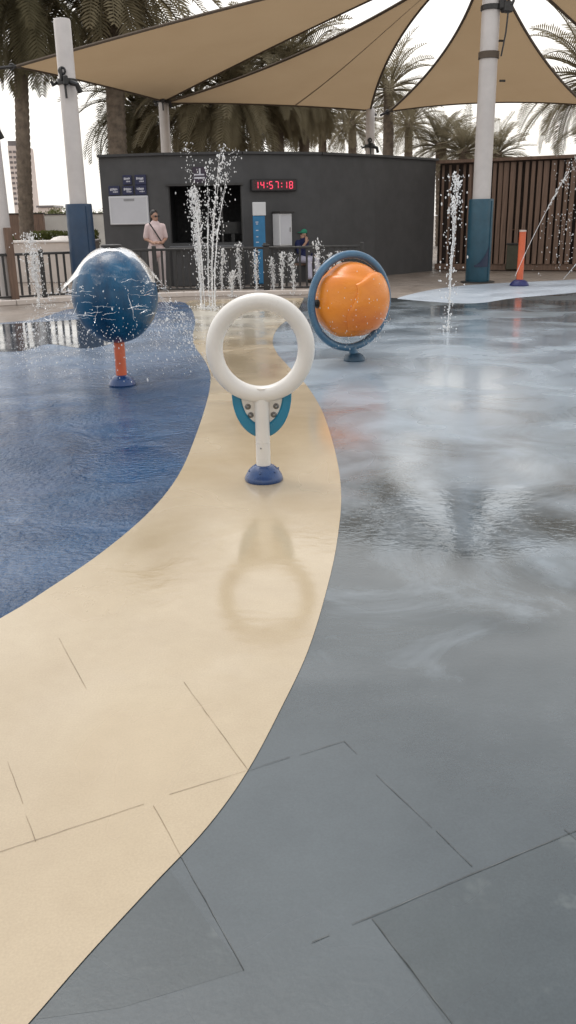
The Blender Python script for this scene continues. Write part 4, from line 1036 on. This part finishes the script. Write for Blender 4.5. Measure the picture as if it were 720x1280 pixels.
# seated person on a bench, beside the railing
p = G(377, 352)
bn = thing('bench', 'low dark bench under the seated person beside the building', 'bench', (p.x, p.y, 0), rad(8))
b = MB(); b.box((0.1, 0, .42), (1.3, .42, .06), 0, .012); b.build('seat', M_TIMB, bn, smooth=False)
for s in (-.42, .62): b = MB(); b.box((s, 0, .195), (.07, .38, .386), 0, .008); b.build('leg', M_DKMET, bn, smooth=False)
sp_ = thing('person', 'seated person in a navy top, pale lavender trousers and a bright green cap', 'person', (p.x, p.y, 0), rad(38))
HS = (-.02, -.10, 1.10)
b = MB()
limb(b, [(0, 0, .56), (0, -.01, .75), (0, -.05, .92), (0, -.06, .97)], [.14, .13, .14, .10]); limb(b, [(-.16, -.05, .94), (.16, -.05, .94)], [.062, .062]); limb(b, [(0, -.06, .95), (0, -.08, 1.06)], [.052, .048])
head(b, HS, rad(-78))
limb(b, [(-.18, -.05, .93), (-.23, -.20, .72), (-.09, -.30, .93)], [.055, .043, .03]); hand(b, (-.09, -.30, .93), (.3, .25, .9), (.4, .8, 0))
limb(b, [(.18, -.05, .93), (.24, -.14, .66), (.12, -.34, .60)], [.055, .043, .03]); hand(b, (.12, -.34, .60), (-.1, -1, .05), (0, 0, -1))
for s in (-1, 1): limb(b, [(s*.09, -.02, .53), (s*.12, -.44, .50), (s*.12, -.46, .09)], [.088, .06, .04]); limb(b, [(s*.12, -.45, .05), (s*.125, -.61, .03)], [.036, .03])
o = b.build('body', M_SKIN, sp_); remesh(o, .009)
b = MB(); limb(b, [(0, 0, .54), (0, -.01, .75), (0, -.05, .92), (0, -.06, .97)], [.17, .16, .165, .115]); limb(b, [(-.17, -.05, .935), (.17, -.05, .935)], [.082, .082])
limb(b, [(-.18, -.05, .93), (-.23, -.20, .72), (-.17, -.24, .80)], [.075, .065, .055]); limb(b, [(.18, -.05, .93), (.24, -.14, .66), (.17, -.26, .63)], [.075, .065, .055])
o = b.build('top', M_NVY, sp_); remesh(o, .012)
b = MB(); limb(b, [(-.06, 0, .545), (.06, 0, .545)], [.125, .125])
for s in (-1, 1): limb(b, [(s*.09, -.02, .54), (s*.12, -.43, .515), (s*.12, -.46, .14)], [.105, .085, .07])
o = b.build('trousers', M_LAV, sp_); remesh(o, .012)
hs = Vector(HS); R = Matrix.Rotation(rad(-78), 3, 'Z')
b = MB(); b.ell(hs+R @ Vector((0, .03, .03)), .084, .095, .09, 18, 12); b.build('hair', M_HAIR, sp_)
b = MB(); b.ell(hs+R @ Vector((0, .012, .075)), .094, .106, .075, 20, 12); b.ell(hs+R @ Vector((0, -.115, .062)), .07, .075, .012, 16, 8); o = b.build('cap', M_GRN, sp_); remesh(o, .009)
face_parts(sp_, HS, rad(-78), False)
for s in (-1, 1): b = MB(); limb(b, [(s*.12, -.44, .04), (s*.122, -.53, .045), (s*.126, -.63, .03)], [.045, .045, .036]); b.build('shoe', M_DKMET, sp_)

# ------------------------------------------------------------------ light
SUN_EL, SUN_AZ = rad(68), rad(-35)          # hazy, nearly overcast: azimuth from +Y towards +X
wd_ = bpy.data.worlds.new('World'); sc.world = wd_; wd_.use_nodes = True
nt = wd_.node_tree; bg = nt.nodes['Background']
sky = N(nt, 'ShaderNodeTexSky'); sky.sky_type = 'NISHITA'; sky.sun_disc = False
sky.sun_elevation = SUN_EL; sky.sun_rotation = SUN_AZ
sky.air_density = 1.0; sky.dust_density = 8.0; sky.ozone_density = 1.0; sky.altitude = 0
hs = N(nt, 'ShaderNodeHueSaturation'); hs.inputs['Saturation'].default_value = .35; hs.inputs['Value'].default_value = .55
L(nt, sky.outputs[0], hs.inputs['Color'])
tc = N(nt, 'ShaderNodeTexCoord'); sx = N(nt, 'ShaderNodeSeparateXYZ'); L(nt, tc.outputs['Generated'], sx.inputs[0])
el = mth(nt, 'MAXIMUM', sx.outputs['Z'], 0.0)
hazec = mixc(nt, ramp(nt, el, [(.28, 0.0), (.72, 1.0)]), (7.6, 7.3, 6.8), (3.9, 4.2, 4.5))
hz = mixc(nt, 1.0, hs.outputs[0], hazec, 'ADD')     # bright milky haze over the whole sky
L(nt, hz, bg.inputs['Color'])
bg.inputs['Strength'].default_value = .15
sd = bpy.data.lights.new('sun', 'SUN'); sd.energy = .6; sd.angle = rad(20); sd.color = (1, .93, .82)
so = bpy.data.objects.new('sun', sd); col.objects.link(so)
dv = Vector((math.sin(SUN_AZ)*math.cos(SUN_EL), math.cos(SUN_AZ)*math.cos(SUN_EL), math.sin(SUN_EL)))
so.rotation_euler = dv.to_track_quat('Z', 'Y').to_euler(); so.location = (0, 0, 30)
vs = sc.view_settings; vs.view_transform = 'Standard'; vs.look = 'None'; vs.exposure = 0; vs.gamma = 1
sc.cycles.max_bounces = 8; sc.cycles.transparent_max_bounces = 24
